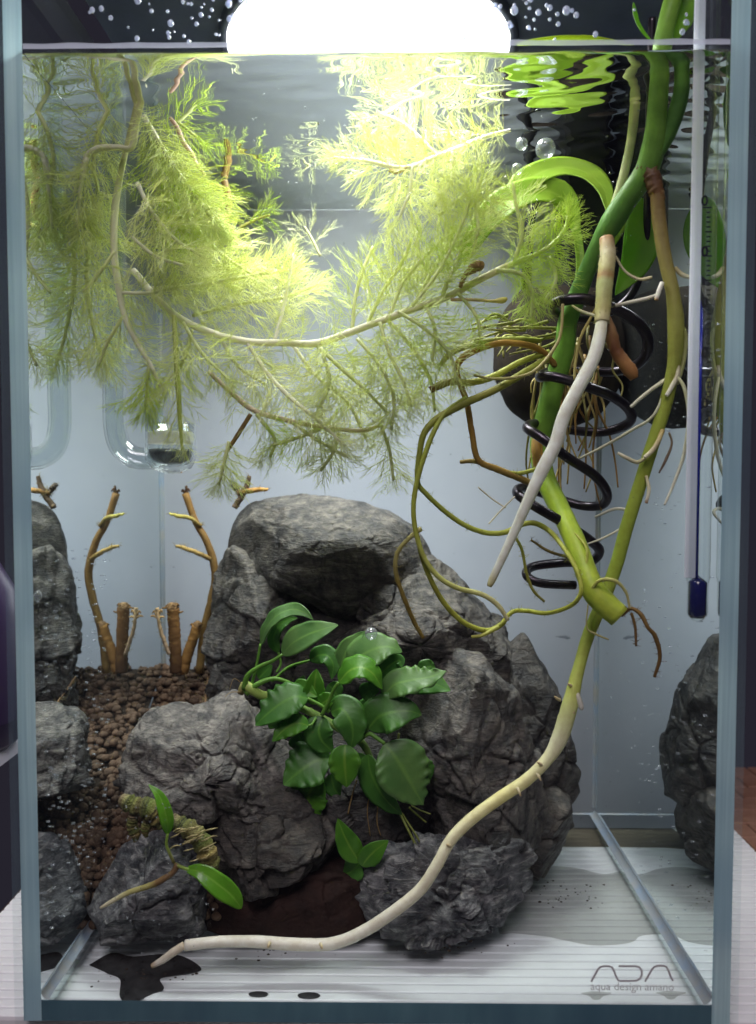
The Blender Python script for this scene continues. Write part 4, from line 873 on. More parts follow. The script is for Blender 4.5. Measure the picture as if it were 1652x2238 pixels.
feather('lime feathery stems tangled around the arched strap leaves', [
    dict(p=[(1110, 580, 3.6, 6), (1150, 565, 3.8, 6), (1200, 540, 4.0, 5), (1235, 500, 4.1, 5), (1245, 450, 4.2, 4)], c=(Y_, (.42, .52, .08)), leaf=.85, sp=.26, kind='green', k=6),
    dict(p=[(1125, 570, 3.6, 4), (1140, 510, 3.4, 5), (1128, 450, 3.3, 4), (1120, 400, 3.2, 3)], c=(Y_, Y_), leaf=1.05, sp=.3, g=.1),
    dict(p=[(1085, 590, 3.4, 5), (1140, 600, 3.4, 5), (1163, 640, 3.4, 4), (1160, 695, 3.3, 3)], c=(Y_, Y_), leaf=.8, sp=.24, kind='green', k=6),
    dict(p=[(1200, 560, 3.9, 4), (1215, 610, 3.8, 4), (1190, 660, 3.7, 3)], c=(Y_, Y_), leaf=.7, sp=.24, kind='green'),
    dict(p=[(1030, 560, 3.0, 4), (1045, 500, 2.9, 4), (1040, 440, 2.9, 4), (1050, 390, 2.9, 3)], c=(Y_, Y_), leaf=1.1, sp=.3, g=.1),
    dict(p=[(960, 470, 3.4, 4), (1010, 430, 3.5, 4), (1070, 410, 3.6, 3)], c=(Y_, Y_), leaf=1.2, sp=.34, kind='pale')])
feather('small far feathery sprigs in the blue gap near the back pane', [
    dict(p=[(520, 500, 10.5, 4), (560, 480, 10.6, 3), (590, 470, 10.6, 2)], c=((.4, .36, .1),) * 2, leaf=1.1, sp=.4, kind='green'),
    dict(p=[(700, 560, 11.5, 3), (680, 520, 11.5, 3), (665, 495, 11.5, 2)], c=((.5, .5, .3),) * 2, leaf=1.0, sp=.5, kind='pale'),
    dict(p=[(490, 395, 9.5, 8), (500, 440, 9.5, 8), (495, 480, 9.5, 5)], c=((.34, .22, .08),) * 2, leaf=.8, sp=.4, kind='green')])
feather('lime feathery shoots crowding the gap between the sagging stem and the strap leaves', [
    dict(p=[(870, 680, 2.6, 4), (930, 720, 2.5, 4), (980, 770, 2.5, 4), (1000, 830, 2.5, 3)], c=(Y_, Y_), leaf=1.25),
    dict(p=[(900, 670, 2.7, 4), (960, 590, 2.7, 4), (1005, 500, 2.8, 4), (1030, 430, 2.8, 3)], c=(Y_, Y_), leaf=1.3, g=.1),
    dict(p=[(840, 690, 3.8, 4), (900, 760, 3.8, 4), (940, 830, 3.8, 4), (950, 900, 3.8, 3)], c=(Y_, Y_), leaf=1.25),
    dict(p=[(800, 715, 3.9, 4), (835, 640, 4.0, 4), (880, 570, 4.0, 4), (900, 520, 4.0, 3)], c=(Y_, Y_), leaf=1.25, kind='pale', g=.1),
    dict(p=[(780, 740, 2.6, 4), (830, 800, 2.5, 4), (860, 870, 2.5, 4), (855, 940, 2.5, 3)], c=(Y_, Y_), leaf=1.2)])
feather('pale feathery haze of shoots below the sagging stem at the centre', [
    dict(p=[(640, 755, 3.6, 4), (690, 820, 3.6, 4), (760, 880, 3.6, 4), (800, 960, 3.5, 3)], c=(W_, Y_), leaf=1.3, kind='pale'),
    dict(p=[(480, 735, 3.6, 4), (520, 800, 3.6, 4), (580, 840, 3.6, 3)], c=(W_, Y_), leaf=1.25, kind='pale'),
    dict(p=[(640, 925, 3.2, 4), (690, 960, 3.0, 4), (760, 1000, 2.9, 3)], c=(Y_, Y_), leaf=1.1),
    dict(p=[(700, 760, 2.5, 4), (720, 830, 2.4, 4), (700, 890, 2.4, 3)], c=(Y_, Y_), leaf=1.1)])
feather('lime feathery stems crowding the upper left corner below the surface', [
    dict(p=[(240, 235, 3.6, 5), (215, 290, 3.6, 5), (205, 360, 3.6, 4), (220, 440, 3.6, 3)], c=(Y_, Y_), leaf=1.4),
    dict(p=[(340, 230, 4.4, 5), (380, 260, 4.4, 4), (430, 300, 4.4, 3)], c=(Y_, Y_), leaf=1.2, kind='green'),
    dict(p=[(300, 400, 2.4, 5), (330, 460, 2.3, 5), (380, 520, 2.3, 4), (440, 560, 2.3, 3)], c=(W_, Y_), leaf=1.45, kind='pale'),
        dict(p=[(290, 520, 2.3, 4), (340, 560, 2.2, 4), (400, 580, 2.2, 3)], c=(W_, W_), leaf=1.3, kind='pale')])
# pink root threads under the surface, and the pink flower bud
def strand(name, label, cat, pts, c0_, c1_, n=40, sides=7, bump=.05):
    mb = MB(); p, r = path(pts, n); tube(mb, p, r, sides, ramp(n, [(0, c0_), (1, c1_)]), bump=bump); return tag(mb.build(name, M['root']), label, cat)
strand('root_strand', 'pinkish wavy root strand hanging below the surface right of the upper left bunch', 'root', [(372, 258, 3.2, 4), (388, 280, 3.2, 5), (400, 310, 3.2, 5), (418, 335, 3.2, 5), (430, 360, 3.2, 4), (448, 382, 3.2, 3)], (.62, .42, .36), (.66, .52, .42))
strand('flower_stalk', 'pink stalk with a small yellow bud pointing right from the sagging stem', 'stalk', [(985, 655, 3.2, 3.5), (1030, 655, 3.1, 3.5), (1075, 658, 3.1, 3.5), (1090, 657, 3.1, 6), (1100, 656, 3.1, 7), (1108, 652, 3.1, 3)], (.74, .50, .38), (.62, .60, .12))
strand('dead_leaf', 'curled brown dead leaf tip above the sagging stem', 'leaf', [(1005, 628, 3.0, 4), (1015, 605, 3.0, 6), (1030, 590, 3.0, 10), (1045, 580, 3.0, 13), (1055, 588, 3.0, 6)], (.42, .30, .10), (.40, .26, .09), bump=.15)

# ------------------------------------------------------------------ the vine at the right
vn = empty('climbing_vine', P(1300, 1340, 4.4), 'thick green vine with cut end, arched leaves and long white roots', 'plant')
def vpart(name, pts, stops, n=None, sides=12, bump=.02, mat='vine', label=None, fuzz=0, fl=.1):
    n = n or max(24, 8 * len(pts)); mb = MB(); p, r = path(pts, n); cc = ramp(n, stops); tube(mb, p, r, sides, cc, bump=bump)
    if fuzz:
        t, nn, bb = frames(p)
        for _ in range(fuzz):
            i = RNG.integers(0, n); a = RNG.random() * 6.28; d = nn[i] * math.cos(a) + bb[i] * math.sin(a)
            q0 = p[i] + d * r[i] * .8; q1 = q0 + (d + RNG.standard_normal(3) * .35) * fl * RNG.uniform(.5, 1.3)
            tube(mb, np.array([q0, (q0 + q1) / 2 + RNG.standard_normal(3) * .012, q1]), np.array([.011, .008, .004]), 3, cc[i] * .75, cap=False)
    return mb.build(name, M[mat], vn, label=label)
GD, GM, GL, OL, BR, WH, YW = (.12, .28, .05), (.20, .42, .05), (.50, .68, .05), (.34, .40, .06), (.10, .04, .015), (.93, .94, .88), (.80, .76, .38)
vpart('stem', [(1488, -60, 1.0, 19), (1470, 0, 1.1, 19), (1455, 60, 1.2, 19), (1445, 120, 1.4, 20), (1440, 190, 1.6, 20), (1434, 265, 1.9, 21), (1427, 325, 2.2, 25), (1410, 378, 2.5, 25), (1372, 432, 2.9, 24), (1336, 488, 3.3, 25), (1308, 535, 3.6, 19), (1280, 600, 4.0, 19), (1258, 655, 4.3, 20), (1240, 705, 4.5, 21), (1233, 765, 4.7, 22), (1212, 835, 4.9, 23), (1195, 905, 5.0, 23), (1180, 970, 5.1, 22), (1190, 1040, 4.7, 22), (1222, 1110, 3.9, 22), (1255, 1180, 2.9, 23), (1285, 1262, 2.1, 24), (1300, 1295, 1.9, 27), (1325, 1322, 1.75, 27), (1354, 1348, 1.6, 26)],
      [(0, (.24, .42, .05)), (.2, (.20, .38, .06)), (.32, GD), (.4, GD), (.55, GM), (.68, (.18, .34, .04)), (.8, GL), (1, (.58, .66, .08))], 150, 16, .008)
mb = MB(); lathe(mb, [(0, .012), (26 * PXS(1.6) * .96, .01), (26 * PXS(1.6), -.03)], (0, 0, 0), 18)
V = mb.v[0]; q = P(1354, 1348, 1.6); d = (P(1354, 1348, 1.6) - P(1325, 1322, 1.75)).normalized(); rot = np.array(d.to_track_quat('Z', 'Y').to_matrix()); mb.v[0] = V @ rot.T + np.array(q)
mb.build('cut_end', principled('cut_stem_face', (.66, .62, .20), .5, .3, vary=(.42, .30, .10), vscale=4), vn)
vpart('side_stem', [(1428, 345, 2.2, 16), (1452, 305, 2.1, 18), (1472, 260, 1.9, 18), (1486, 215, 1.7, 17), (1490, 178, 1.5, 16), (1488, 120, 1.3, 12)], [(0, GD), (.6, (.11, .26, .05)), (1, GM)], bump=.01)
vpart('leaf_stalk', [(1318, 505, 3.6, 9), (1345, 440, 3.5, 9), (1366, 370, 3.4, 10), (1380, 300, 3.3, 10), (1388, 225, 3.2, 11)], [(0, (.40, .46, .18)), (.5, (.62, .64, .34)), (1, (.55, .60, .20))], bump=.01)
vpart('node', [(1402, 360, 2.4, 15), (1422, 382, 2.3, 18), (1432, 410, 2.2, 16), (1440, 440, 2.2, 13)], [(0, (.16, .10, .03)), (.5, BR), (1, (.20, .10, .03))], bump=.08, mat='root', fuzz=40, fl=.06)
vpart('root', [(1436, 420, 2.2, 15), (1440, 480, 2.2, 15), (1452, 560, 2.1, 14.5), (1470, 640, 2.0, 14.5), (1477, 720, 2.0, 18), (1472, 800, 2.05, 14.5), (1452, 890, 2.2, 14.5), (1420, 990, 2.4, 14.5), (1395, 1070, 2.6, 14.5), (1370, 1150, 2.8, 14.5), (1345, 1240, 3.0, 14.5), (1312, 1325, 3.2, 14.5), (1285, 1390, 3.2, 13.5), (1262, 1470, 3.0, 13.5), (1244, 1545, 2.8, 18), (1222, 1615, 2.7, 18), (1195, 1660, 2.6, 13.5), (1150, 1705, 2.5, 13.5), (1090, 1745, 2.4, 13.5), (1030, 1790, 2.2, 13.5), (985, 1836, 2.0, 13), (955, 1890, 1.8, 13), (920, 1942, 1.75, 13), (870, 1985, 1.75, 13), (800, 2032, 1.9, 13), (730, 2061, 2.0, 13), (650, 2064, 2.0, 13.5), (560, 2058, 1.9, 13), (480, 2058, 1.8, 12), (405, 2066, 1.75, 12)],
      [(0, (.20, .12, .04)), (.08, (.30, .26, .07)), (.2, (.36, .42, .06)), (.36, (.46, .60, .08)), (.43, (.54, .66, .10)), (.50, (.70, .78, .20)), (.55, (.90, .90, .62)), (.63, (.92, .87, .40)), (.71, (.95, .92, .68)), (.8, (.95, .92, .80)), (1, (.96, .94, .84))], 240, 12, .012, 'root', 'long thick root, olive above and cream where it sweeps to the floor', fuzz=160, fl=.05)
vpart('root_tip', [(402, 2066, 1.75, 9), (380, 2080, 1.7, 9), (355, 2098, 1.7, 8), (332, 2111, 1.7, 5)], [(0, (.75, .66, .5)), (.8, (.85, .8, .7)), (1, (.5, .34, .18))], mat='root')
vpart('root', [(1325, 522, 3.1, 15), (1328, 560, 2.9, 17), (1322, 615, 2.7, 18), (1318, 665, 2.6, 17), (1315, 705, 2.5, 16)], [(0, (.44, .26, .12)), (.2, (.62, .56, .34)), (.4, (.58, .54, .24)), (.48, (.44, .26, .10)), (.55, (.52, .56, .24)), (.85, (.62, .58, .24)), (1, (.70, .62, .36))], 40, 12, .03, 'root', None, 160, .09)
vpart('root', [(1316, 695, 2.5, 12), (1310, 735, 2.4, 14), (1296, 785, 2.3, 14.5), (1262, 850, 2.2, 14.5), (1232, 910, 2.2, 14.5), (1214, 970, 2.2, 14.5), (1186, 1025, 2.2, 14.5), (1158, 1085, 2.2, 12.5), (1125, 1160, 2.3, 10.5), (1095, 1225, 2.3, 9), (1075, 1268, 2.3, 8), (1069, 1282, 2.3, 5)], [(0, (.86, .84, .62)), (.1, (.93, .94, .86)), (.55, WH), (.93, (.88, .90, .80)), (1, (.70, .64, .26))], 70, 12, .006, 'root', 'thick smooth white root hanging in front of the coil')
vpart('root_stub', [(1322, 690, 2.7, 10), (1335, 730, 2.8, 14), (1345, 765, 2.8, 13), (1362, 790, 2.8, 15), (1378, 812, 2.8, 15), (1386, 828, 2.8, 9)], [(0, (.42, .26, .12)), (.4, (.22, .10, .04)), (.5, (.14, .05, .02)), (.75, (.50, .25, .09)), (1, (.34, .15, .05))], 36, 12, .05, 'root', 'brown rotted root stub', 70, .06)
YG, OR_ = (.54, .58, .10), (.50, .30, .05)
R_ = [
 ([(1215, 800, 4.6, 8), (1180, 765, 4.2, 9), (1140, 752, 3.9, 9), (1090, 750, 3.6, 9), (1040, 765, 3.4, 9), (1008, 785, 3.3, 9), (998, 815, 3.3, 8), (1020, 880, 3.3, 8), (1032, 950, 3.4, 8), (1045, 1005, 3.5, 8), (1085, 1025, 3.7, 9), (1135, 1045, 4.0, 9), (1170, 1062, 4.4, 8)], [(0, (.36, .22, .05)), (.25, OR_), (.6, (.38, .22, .04)), (1, (.30, .22, .06))], 60),
 ([(1180, 745, 4.3, 7), (1130, 742, 3.9, 8), (1060, 747, 3.5, 8), (1005, 762, 3.2, 8), (978, 778, 3.1, 8), (963, 797, 3.1, 6)], [(0, OL), (.5, (.34, .38, .07)), (.9, (.62, .62, .22)), (1, (.8, .76, .42))], 0),
 ([(1200, 770, 4.4, 8), (1140, 790, 4.0, 8), (1080, 822, 3.5, 9), (1030, 836, 3.2, 9), (990, 834, 3.0, 9), (962, 842, 3.0, 10), (940, 852, 3.0, 9)], [(0, OL), (.6, YG), (.92, (.40, .36, .08)), (1, (.24, .12, .04))], 60),
 ([(1195, 785, 4.2, 9), (1145, 815, 3.7, 10), (1085, 850, 3.2, 10), (1020, 880, 2.9, 10), (960, 912, 2.7, 10), (928, 945, 2.6, 9), (917, 990, 2.6, 8), (912, 1050, 2.6, 7), (930, 1078, 2.6, 7), (975, 1120, 2.7, 7), (1020, 1150, 2.8, 7), (1065, 1165, 3.0, 7), (1105, 1163, 3.2, 7), (1130, 1150, 3.3, 7), (1165, 1143, 3.4, 7), (1200, 1160, 3.5, 7), (1230, 1195, 2.6, 6), (1255, 1235, 1.9, 6), (1268, 1270, 1.6, 6), (1268, 1300, 1.5, 6), (1245, 1325, 1.9, 6), (1195, 1340, 2.6, 6), (1150, 1335, 3.2, 6), (1118, 1338, 3.1, 6), (1095, 1365, 3.0, 7), (1060, 1378, 2.9, 7), (1010, 1358, 2.8, 7), (965, 1310, 2.7, 7), (930, 1240, 2.6, 7), (912, 1175, 2.6, 7)], [(0, OL), (.12, (.34, .34, .06)), (.3, (.30, .34, .05)), (.5, YG), (.75, (.46, .50, .06)), (1, (.30, .30, .05))], 330),
 ([(1020, 868, 3.0, 6), (975, 900, 2.7, 6), (945, 950, 2.5, 7), (920, 1020, 2.4, 7), (906, 1080, 2.4, 7), (904, 1130, 2.4, 7), (913, 1180, 2.4, 7), (930, 1225, 2.4, 7), (960, 1262, 2.4, 7), (1000, 1285, 2.4, 7), (1055, 1300, 2.4, 7), (1090, 1325, 2.4, 7), (1110, 1356, 2.4, 5)], [(0, OL), (.5, (.44, .48, .07)), (.8, (.60, .62, .20)), (1, (.78, .74, .42))], 60),
 ([(920, 1155, 2.5, 7), (890, 1180, 2.4, 6), (868, 1210, 2.4, 6), (865, 1250, 2.4, 6), (880, 1300, 2.4, 6), (903, 1355, 2.5, 6), (925, 1395, 2.6, 5)], [(0, (.50, .48, .16)), (.3, (.44, .40, .14)), (.5, (.24, .18, .04)), (1, (.28, .20, .04))], 140),
 ([(1090, 1370, 2.9, 6), (1055, 1388, 2.8, 5), (1030, 1392, 2.8, 4)], [(0, YG), (1, (.5, .5, .1))], 0),
 ([(1120, 1165, 3.2, 4), (1140, 1200, 3.2, 4), (1150, 1250, 3.2, 4), (1165, 1290, 3.2, 4), (1190, 1315, 3.2, 3)], [(0, YG), (1, (.24, .22, .05))], 50),
 ([(1160, 1180, 3.4, 3), (1200, 1205, 3.4, 4), (1250, 1220, 3.5, 4)], [(0, (.22, .17, .05)), (1, (.20, .16, .05))], 40),
 ([(1180, 1010, 4.6, 9), (1175, 960, 4.8, 12), (1172, 990, 4.6, 12), (1180, 1060, 4.6, 11)], [(0, OR_), (1, (.34, .2, .05))], 30),
 ([(1005, 1010, 3.6, 5), (1035, 1008, 3.6, 6), (1075, 1020, 3.7, 6), (1125, 1035, 3.9, 6), (1175, 1025, 4.2, 5)], [(0, (.3, .22, .05)), (1, OL)], 50),
 ([(1345, 668, 2.6, 5), (1380, 660, 2.4, 5), (1415, 652, 2.3, 5), (1442, 642, 2.2, 4)], [(0, (.66, .62, .50)), (1, (.78, .76, .66))], 0),
 ([(1447, 618, 1.95, 6), (1440, 635, 1.9, 6), (1434, 656, 1.9, 5)], [(0, (.88, .86, .78)), (.8, (.86, .84, .76)), (1, (.5, .3, .1))], 0),
 ([(1475, 585, 2.0, 5), (1490, 600, 1.9, 6), (1508, 606, 1.8, 5)], [(0, (.5, .42, .18)), (1, (.82, .78, .58))], 0),
 ([(1345, 560, 3, 3), (1365, 592, 3, 3.5), (1395, 610, 2.8, 4), (1425, 606, 2.6, 4)], [(0, (.66, .62, .4)), (1, (.7, .62, .38))], 0),
 ([(1455, 830, 2.2, 6), (1428, 848, 2.2, 5), (1400, 870, 2.3, 5), (1378, 890, 2.4, 4)], [(0, (.72, .70, .48)), (1, (.80, .78, .64))], 0),
 ([(1466, 820, 2.1, 5), (1430, 905, 2.2, 4), (1380, 940, 2.6, 4), (1320, 975, 3.2, 4), (1260, 1005, 3.6, 3)], [(0, (.6, .6, .4)), (.5, (.66, .66, .5)), (1, (.56, .54, .38))], 0),
 ([(1480, 790, 1.95, 6), (1480, 820, 1.9, 7), (1468, 845, 1.9, 6), (1456, 865, 1.9, 5)], [(0, (.66, .58, .34)), (1, (.86, .84, .7))], 0),
 ([(1478, 700, 1.95, 5), (1498, 730, 1.9, 5), (1494, 790, 1.9, 5), (1480, 840, 1.95, 4)], [(0, (.36, .38, .12)), (1, (.5, .5, .22))], 0),
 ([(1478, 820, 1.9, 4), (1496, 850, 1.7, 5), (1505, 910, 1.6, 5), (1495, 990, 1.6, 5), (1475, 1050, 1.6, 4), (1452, 1104, 1.6, 3)], [(0, (.6, .58, .34)), (1, (.80, .78, .66))], 0),
 ([(1448, 940, 2.1, 6), (1438, 965, 2.0, 6), (1425, 985, 2.0, 6), (1408, 1000, 2.0, 5)], [(0, (.55, .42, .14)), (1, (.80, .74, .52))], 0),
 ([(1412, 1000, 2.2, 4), (1392, 1010, 2.2, 5), (1368, 1000, 2.2, 5), (1350, 990, 2.3, 4)], [(0, (.5, .46, .2)), (1, (.8, .76, .6))], 0),
 ([(1462, 945, 2, 3), (1468, 970, 2, 3), (1455, 1005, 2, 4), (1440, 1034, 2, 2)], [(0, (.24, .18, .1)), (1, (.14, .09, .07))], 0),
 ([(1412, 1040, 2.3, 4), (1418, 1070, 2.2, 5), (1412, 1100, 2.2, 4)], [(0, (.66, .6, .34)), (.8, (.82, .78, .62)), (1, (.3, .14, .07))], 0),
 ([(1358, 1345, 1.6, 5), (1380, 1330, 1.4, 5), (1402, 1345, 1.3, 6), (1415, 1370, 1.2, 5), (1432, 1392, 1.2, 6), (1442, 1435, 1.2, 5), (1430, 1480, 1.2, 4)], [(0, (.30, .18, .05)), (1, (.16, .09, .03))], 60),
 ([(1380, 1340, 1.4, 4), (1388, 1370, 1.4, 4), (1390, 1412, 1.4, 3)], [(0, (.28, .17, .05)), (1, (.2, .11, .04))], 30),
 ([(1290, 1290, 1.7, 5), (1312, 1268, 1.4, 5), (1345, 1270, 1.3, 5), (1368, 1295, 1.3, 4), (1376, 1330, 1.3, 3)], [(0, YG), (1, (.66, .6, .3))], 20),
 ([(1280, 1240, 2.0, 4), (1282, 1200, 2.2, 4), (1262, 1172, 2.6, 4), (1235, 1150, 3.0, 3)], [(0, YG), (1, YG)], 20),
 ([(1300, 1130, 4.6, 3), (1345, 1112, 4.3, 4), (1375, 1120, 4, 4), (1362, 1150, 3.7, 3), (1320, 1175, 3.6, 3), (1280, 1190, 3.6, 2)], [(0, (.66, .66, .56)), (1, (.7, .68, .52))], 0),
 ([(1045, 1065, 3.4, 2), (1075, 1090, 3.5, 2), (1105, 1110, 3.5, 2)], [(0, (.76, .72, .56)), (1, (.7, .66, .5))], 0),
 ([(1125, 1085, 3.4, 2), (1095, 1115, 3.4, 2), (1068, 1145, 3.4, 2)], [(0, (.7, .66, .5)), (1, (.76, .72, .56))], 0),
 ([(1285, 1320, 1.7, 2), (1282, 1370, 1.7, 2), (1300, 1385, 1.7, 3), (1330, 1398, 1.7, 2)], [(0, (.5, .48, .16)), (1, (.5, .46, .2))], 0),
 ([(1310, 660, 2.9, 3), (1288, 700, 3.1, 4), (1268, 740, 3.2, 4), (1258, 790, 3.3, 4), (1255, 830, 3.3, 3)], [(0, (.5, .4, .14)), (1, (.46, .40, .14))], 20),
 ([(1230, 665, 3.6, 4), (1222, 740, 3.4, 4), (1180, 800, 3.2, 4), (1140, 822, 3.1, 4), (1080, 828, 3.0, 4), (1035, 820, 3.0, 3)], [(0, (.5, .42, .18)), (1, (.44, .42, .14))], 40),
 ([(1300, 690, 3.0, 4), (1270, 680, 3.2, 4), (1250, 668, 3.4, 3)], [(0, (.7, .68, .5)), (1, (.5, .48, .2))], 0),
 ([(1260, 1400, 2.95, 3), (1270, 1422, 2.9, 6), (1276, 1448, 2.85, 6), (1272, 1452, 2.85, 3)], [(0, (.7, .66, .5)), (1, (.85, .84, .78))], 0)]
for pts, stops, fz in R_:
    q = [(a_, b_, c_, d_ * .84) for a_, b_, c_, d_ in pts]
    if pts[0][:2] == (1260, 1400): q = [(1260, 1510, 2.9, 3), (1262, 1520, 2.7, 6), (1270, 1545, 2.65, 6), (1272, 1552, 2.65, 2)]
    vpart('root', q, stops, None, 8, .03, 'root', None, fz, .11)
for x, y, dx, dy, Y in ((1224, 1530, -12, -8, 2.7), (1250, 1500, -9, -6, 2.8), (1186, 1672, -12, -7, 2.45), (1130, 1722, 8, 18, 2.3), (1172, 1690, 10, 16, 2.4), (1246, 1560, 9, -4, 2.7), (985, 1850, -9, -5, 1.85), (700, 2062, 4, 12, 1.9), (590, 2060, -5, 11, 1.8)):
    vpart('rootlet', [(x, y, Y, 4), (x + dx * .6, y + dy * .5, Y - .1, 3.4), (x + dx, y + dy, Y - .15, 1.6)], [(0, (.85, .8, .55)), (1, (.7, .55, .3))], 10, 6, .03, 'root')
# tangle of fine roots inside the coil
for i in range(34):
    x0, y0 = RNG.uniform(1170, 1330), RNG.uniform(690, 860); Y0 = RNG.uniform(4.6, 6.4); ln = RNG.uniform(90, 300); dx = RNG.uniform(-60, 70)
    pts = [(x0, y0, Y0, 2.5 + RNG.random() * 2)] + [(x0 + dx * u + RNG.uniform(-14, 14), y0 + ln * u, Y0 + RNG.uniform(-.3, .3), 3.4 - 1.6 * u) for u in (.25, .5, .75, 1)]
    c_ = random.choice([(.34, .26, .08), (.42, .34, .12), (.24, .22, .06), (.30, .18, .05)])
    vpart('root', pts, [(0, c_), (1, tuple(v * 1.2 for v in c_))], 20, 5, .03, 'root')
for i in range(16):
    x0, y0 = RNG.uniform(1100, 1230), RNG.uniform(690, 760); Y0 = RNG.uniform(4.4, 6)
    pts = [(x0, y0, Y0, 4), (x0 - RNG.uniform(20, 60), y0 + RNG.uniform(-20, 20), Y0, 3.4), (x0 - RNG.uniform(60, 130), y0 + RNG.uniform(-10, 40), Y0 - .3, 2)]
    vpart('root', pts, [(0, (.22, .24, .05)), (1, (.34, .32, .09))], 14, 5, .03, 'root')
# strap leaves
def vleaf(pts, w, n, mat='strap', wav=.015, fold=.18, droop=0, prof=None, label=None):
    mb = MB(); blade(mb, pts, w, n, wav, 3, fold, droop, 46, 11, prof, 3, .03); return mb.build('leaf', M[mat], vn, label=label)
strapP = lambda s: np.clip(np.minimum(1, s / .35) ** .8 * np.minimum(1, (1 - s) / .22) ** .7, .02, 1)
vleaf([(1330, 470, 3.8), (1320, 415, 4.5), (1282, 378, 5.2), (1225, 366, 5.4), (1170, 383, 5.2), (1125, 423, 4.8), (1100, 470, 4.6)], 30, (.1, -1, .6), label='upper arched strap leaf', prof=strapP)
vleaf([(1262, 640, 4.4), (1268, 570, 4.8), (1255, 490, 5.0), (1225, 430, 5.0), (1170, 418, 4.8), (1110, 440, 4.5), (1060, 485, 4.3), (1025, 545, 4.2), (1015, 580, 4.2)], 36, (-.1, -1, .45), label='lower arched strap leaf', prof=lambda s: np.clip(.26 + .9 * np.clip((s - .28) / .2, 0, 1) * np.minimum(1, (1 - s) / .35) ** .8, .02, 1) * np.minimum(1, (1 - s) / .06 + .05))
mv = M['strap2'] = principled('green_vine_leaf', (.13, .30, .02), .4, .4, vary=(.18, .36, .03), vscale=1.4, bump=.15, bscale=5, transl=.45, tcol=(.22, .46, .01))
vleaf([(1395, 430, 4.4), (1402, 500, 4.4), (1388, 570, 4.3), (1345, 645, 4.2)], 44, (.2, -1, .1), 'strap2', label='broad leaf hanging behind the stem')
vleaf([(1350, 430, 3.9), (1345, 500, 4.0), (1320, 560, 4.0)], 20, (0, -1, .2), 'strap')
vleaf([(1430, 95, 1.3), (1405, 70, 1.3), (1390, 40, 1.3), (1385, 5, 1.3)], 9, (.6, -.7, .3), 'strap2', prof=strapP)
vleaf([(1455, 110, 1.5), (1480, 60, 1.4), (1500, 20, 1.4), (1520, -40, 1.4)], 30, (-.4, -.8, .4), 'strap2', prof=strapP)
# floating leaf at the waterline
fl = MB(); Wl = [(1128, .9), (1180, 1.0), (1240, 1.1), (1300, 1.1), (1345, 1.1), (1385, 1.1)]
blade(fl, [(x, 96 - 6 * math.sin(i * .63), y) for i, (x, y) in enumerate(Wl)], 34, (0, -.25, 1), .03, 3, .1, 0, 40, 9)
o = fl.build('floating_leaf', principled('lime_floating_leaf', (.46, .58, .03), .35, .4, transl=.5, tcol=(.6, .75, .03)), None); tag(o, 'yellow green leaf floating flat on the water surface', 'leaf')

# black coil
cl = [(1256, 1279, 4.0, 10), (1180, 1274, 3.7, 10), (1150, 1256, 4.0, 10), (1166, 1238, 4.7, 10), (1230, 1230, 5.4, 10), (1288, 1228, 5.2, 10), (1310, 1205, 4.6, 11), (1288, 1180, 3.9, 11), (1230, 1142, 3.4, 11), (1165, 1104, 3.4, 11), (1130, 1078, 4.0, 11), (1145, 1066, 4.9, 10), (1205, 1085, 5.8, 10), (1270, 1105, 5.6, 10), (1315, 1103, 5.0, 11), (1326, 1078, 4.3, 11), (1300, 1040, 3.8, 11), (1240, 1000, 3.4, 11), (1185, 958, 3.5, 11), (1152, 935, 4.1, 11), (1175, 926, 5.0, 10), (1245, 940, 5.8, 10), (1320, 944, 5.6, 10), (1373, 925, 5.0, 11), (1376, 898, 4.4, 11), (1340, 868, 3.9, 11), (1280, 844, 3.6, 11), (1212, 824, 3.7, 11), (1180, 824, 4.2, 11), (1205, 812, 5.2, 10), (1270, 810, 5.9, 10), (1340, 812, 5.8, 10), (1395, 795, 5.0, 11), (1416, 758, 4.4, 12), (1405, 718, 4.0, 12), (1360, 682, 3.8, 12), (1290, 656, 3.6, 12), (1240, 655, 3.7, 12), (1206, 668, 4.2, 11), (1230, 690, 5.0, 10), (1300, 695, 5.4, 9), (1375, 650, 5.0, 9), (1408, 560, 4.6, 8), (1415, 430, 4.3, 8), (1418, 320, 4.0, 8), (1420, 200, 3.6, 8), (1425, 40, 3.4, 8)]
n = 420; p, r = path(cl, n); mb = MB(); tube(mb, p, r, 14); o = mb.build('wire_coil', M['wire']); tag(o, 'black aluminium wire coil spiralling around the green vine stem', 'wire')

# dark filter in the back right corner
ft = empty('hanging_filter', P(1235, 930, 10.5), 'black hanging filter with a dark rounded sponge in the back right corner', 'filter')
c_ = P(1220, 775, 10.3); px = PXS(10.3); v, f = ico(4)
sgn = np.sign(v) * np.abs(v) ** .9; rr = np.array([138 * px, 2.2, 160 * px]); v2 = sgn * rr; v2[:, 2] = np.where(v2[:, 2] > rr[2] * .82, rr[2] * .82, v2[:, 2])
nz = np.array([mnoise.fractal(Vector(q) * .8, 1, 2, 3) for q in v2]); v2 = v2 * (1 + .03 * nz[:, None])
mb = MB(); mb.add(v2 + np.array(c_), f); mb.build('sponge', M['sponge'], ft)
mb = MB(); bbox(mb, 7.9, XR - .25, 10.9, YB - .25, c_.z + 1.5, ZW + 1.2, .25); mb.build('body', M['black'], ft, False)
mb = MB(); tube(mb, np.array([list(P(1150, 640, 10.8)), list(P(1152, 560, 10.9)), list(P(1160, 470, 11)), list(P(1180, 420, 11))]), .22, 10); mb.build('cable', M['black'], ft)

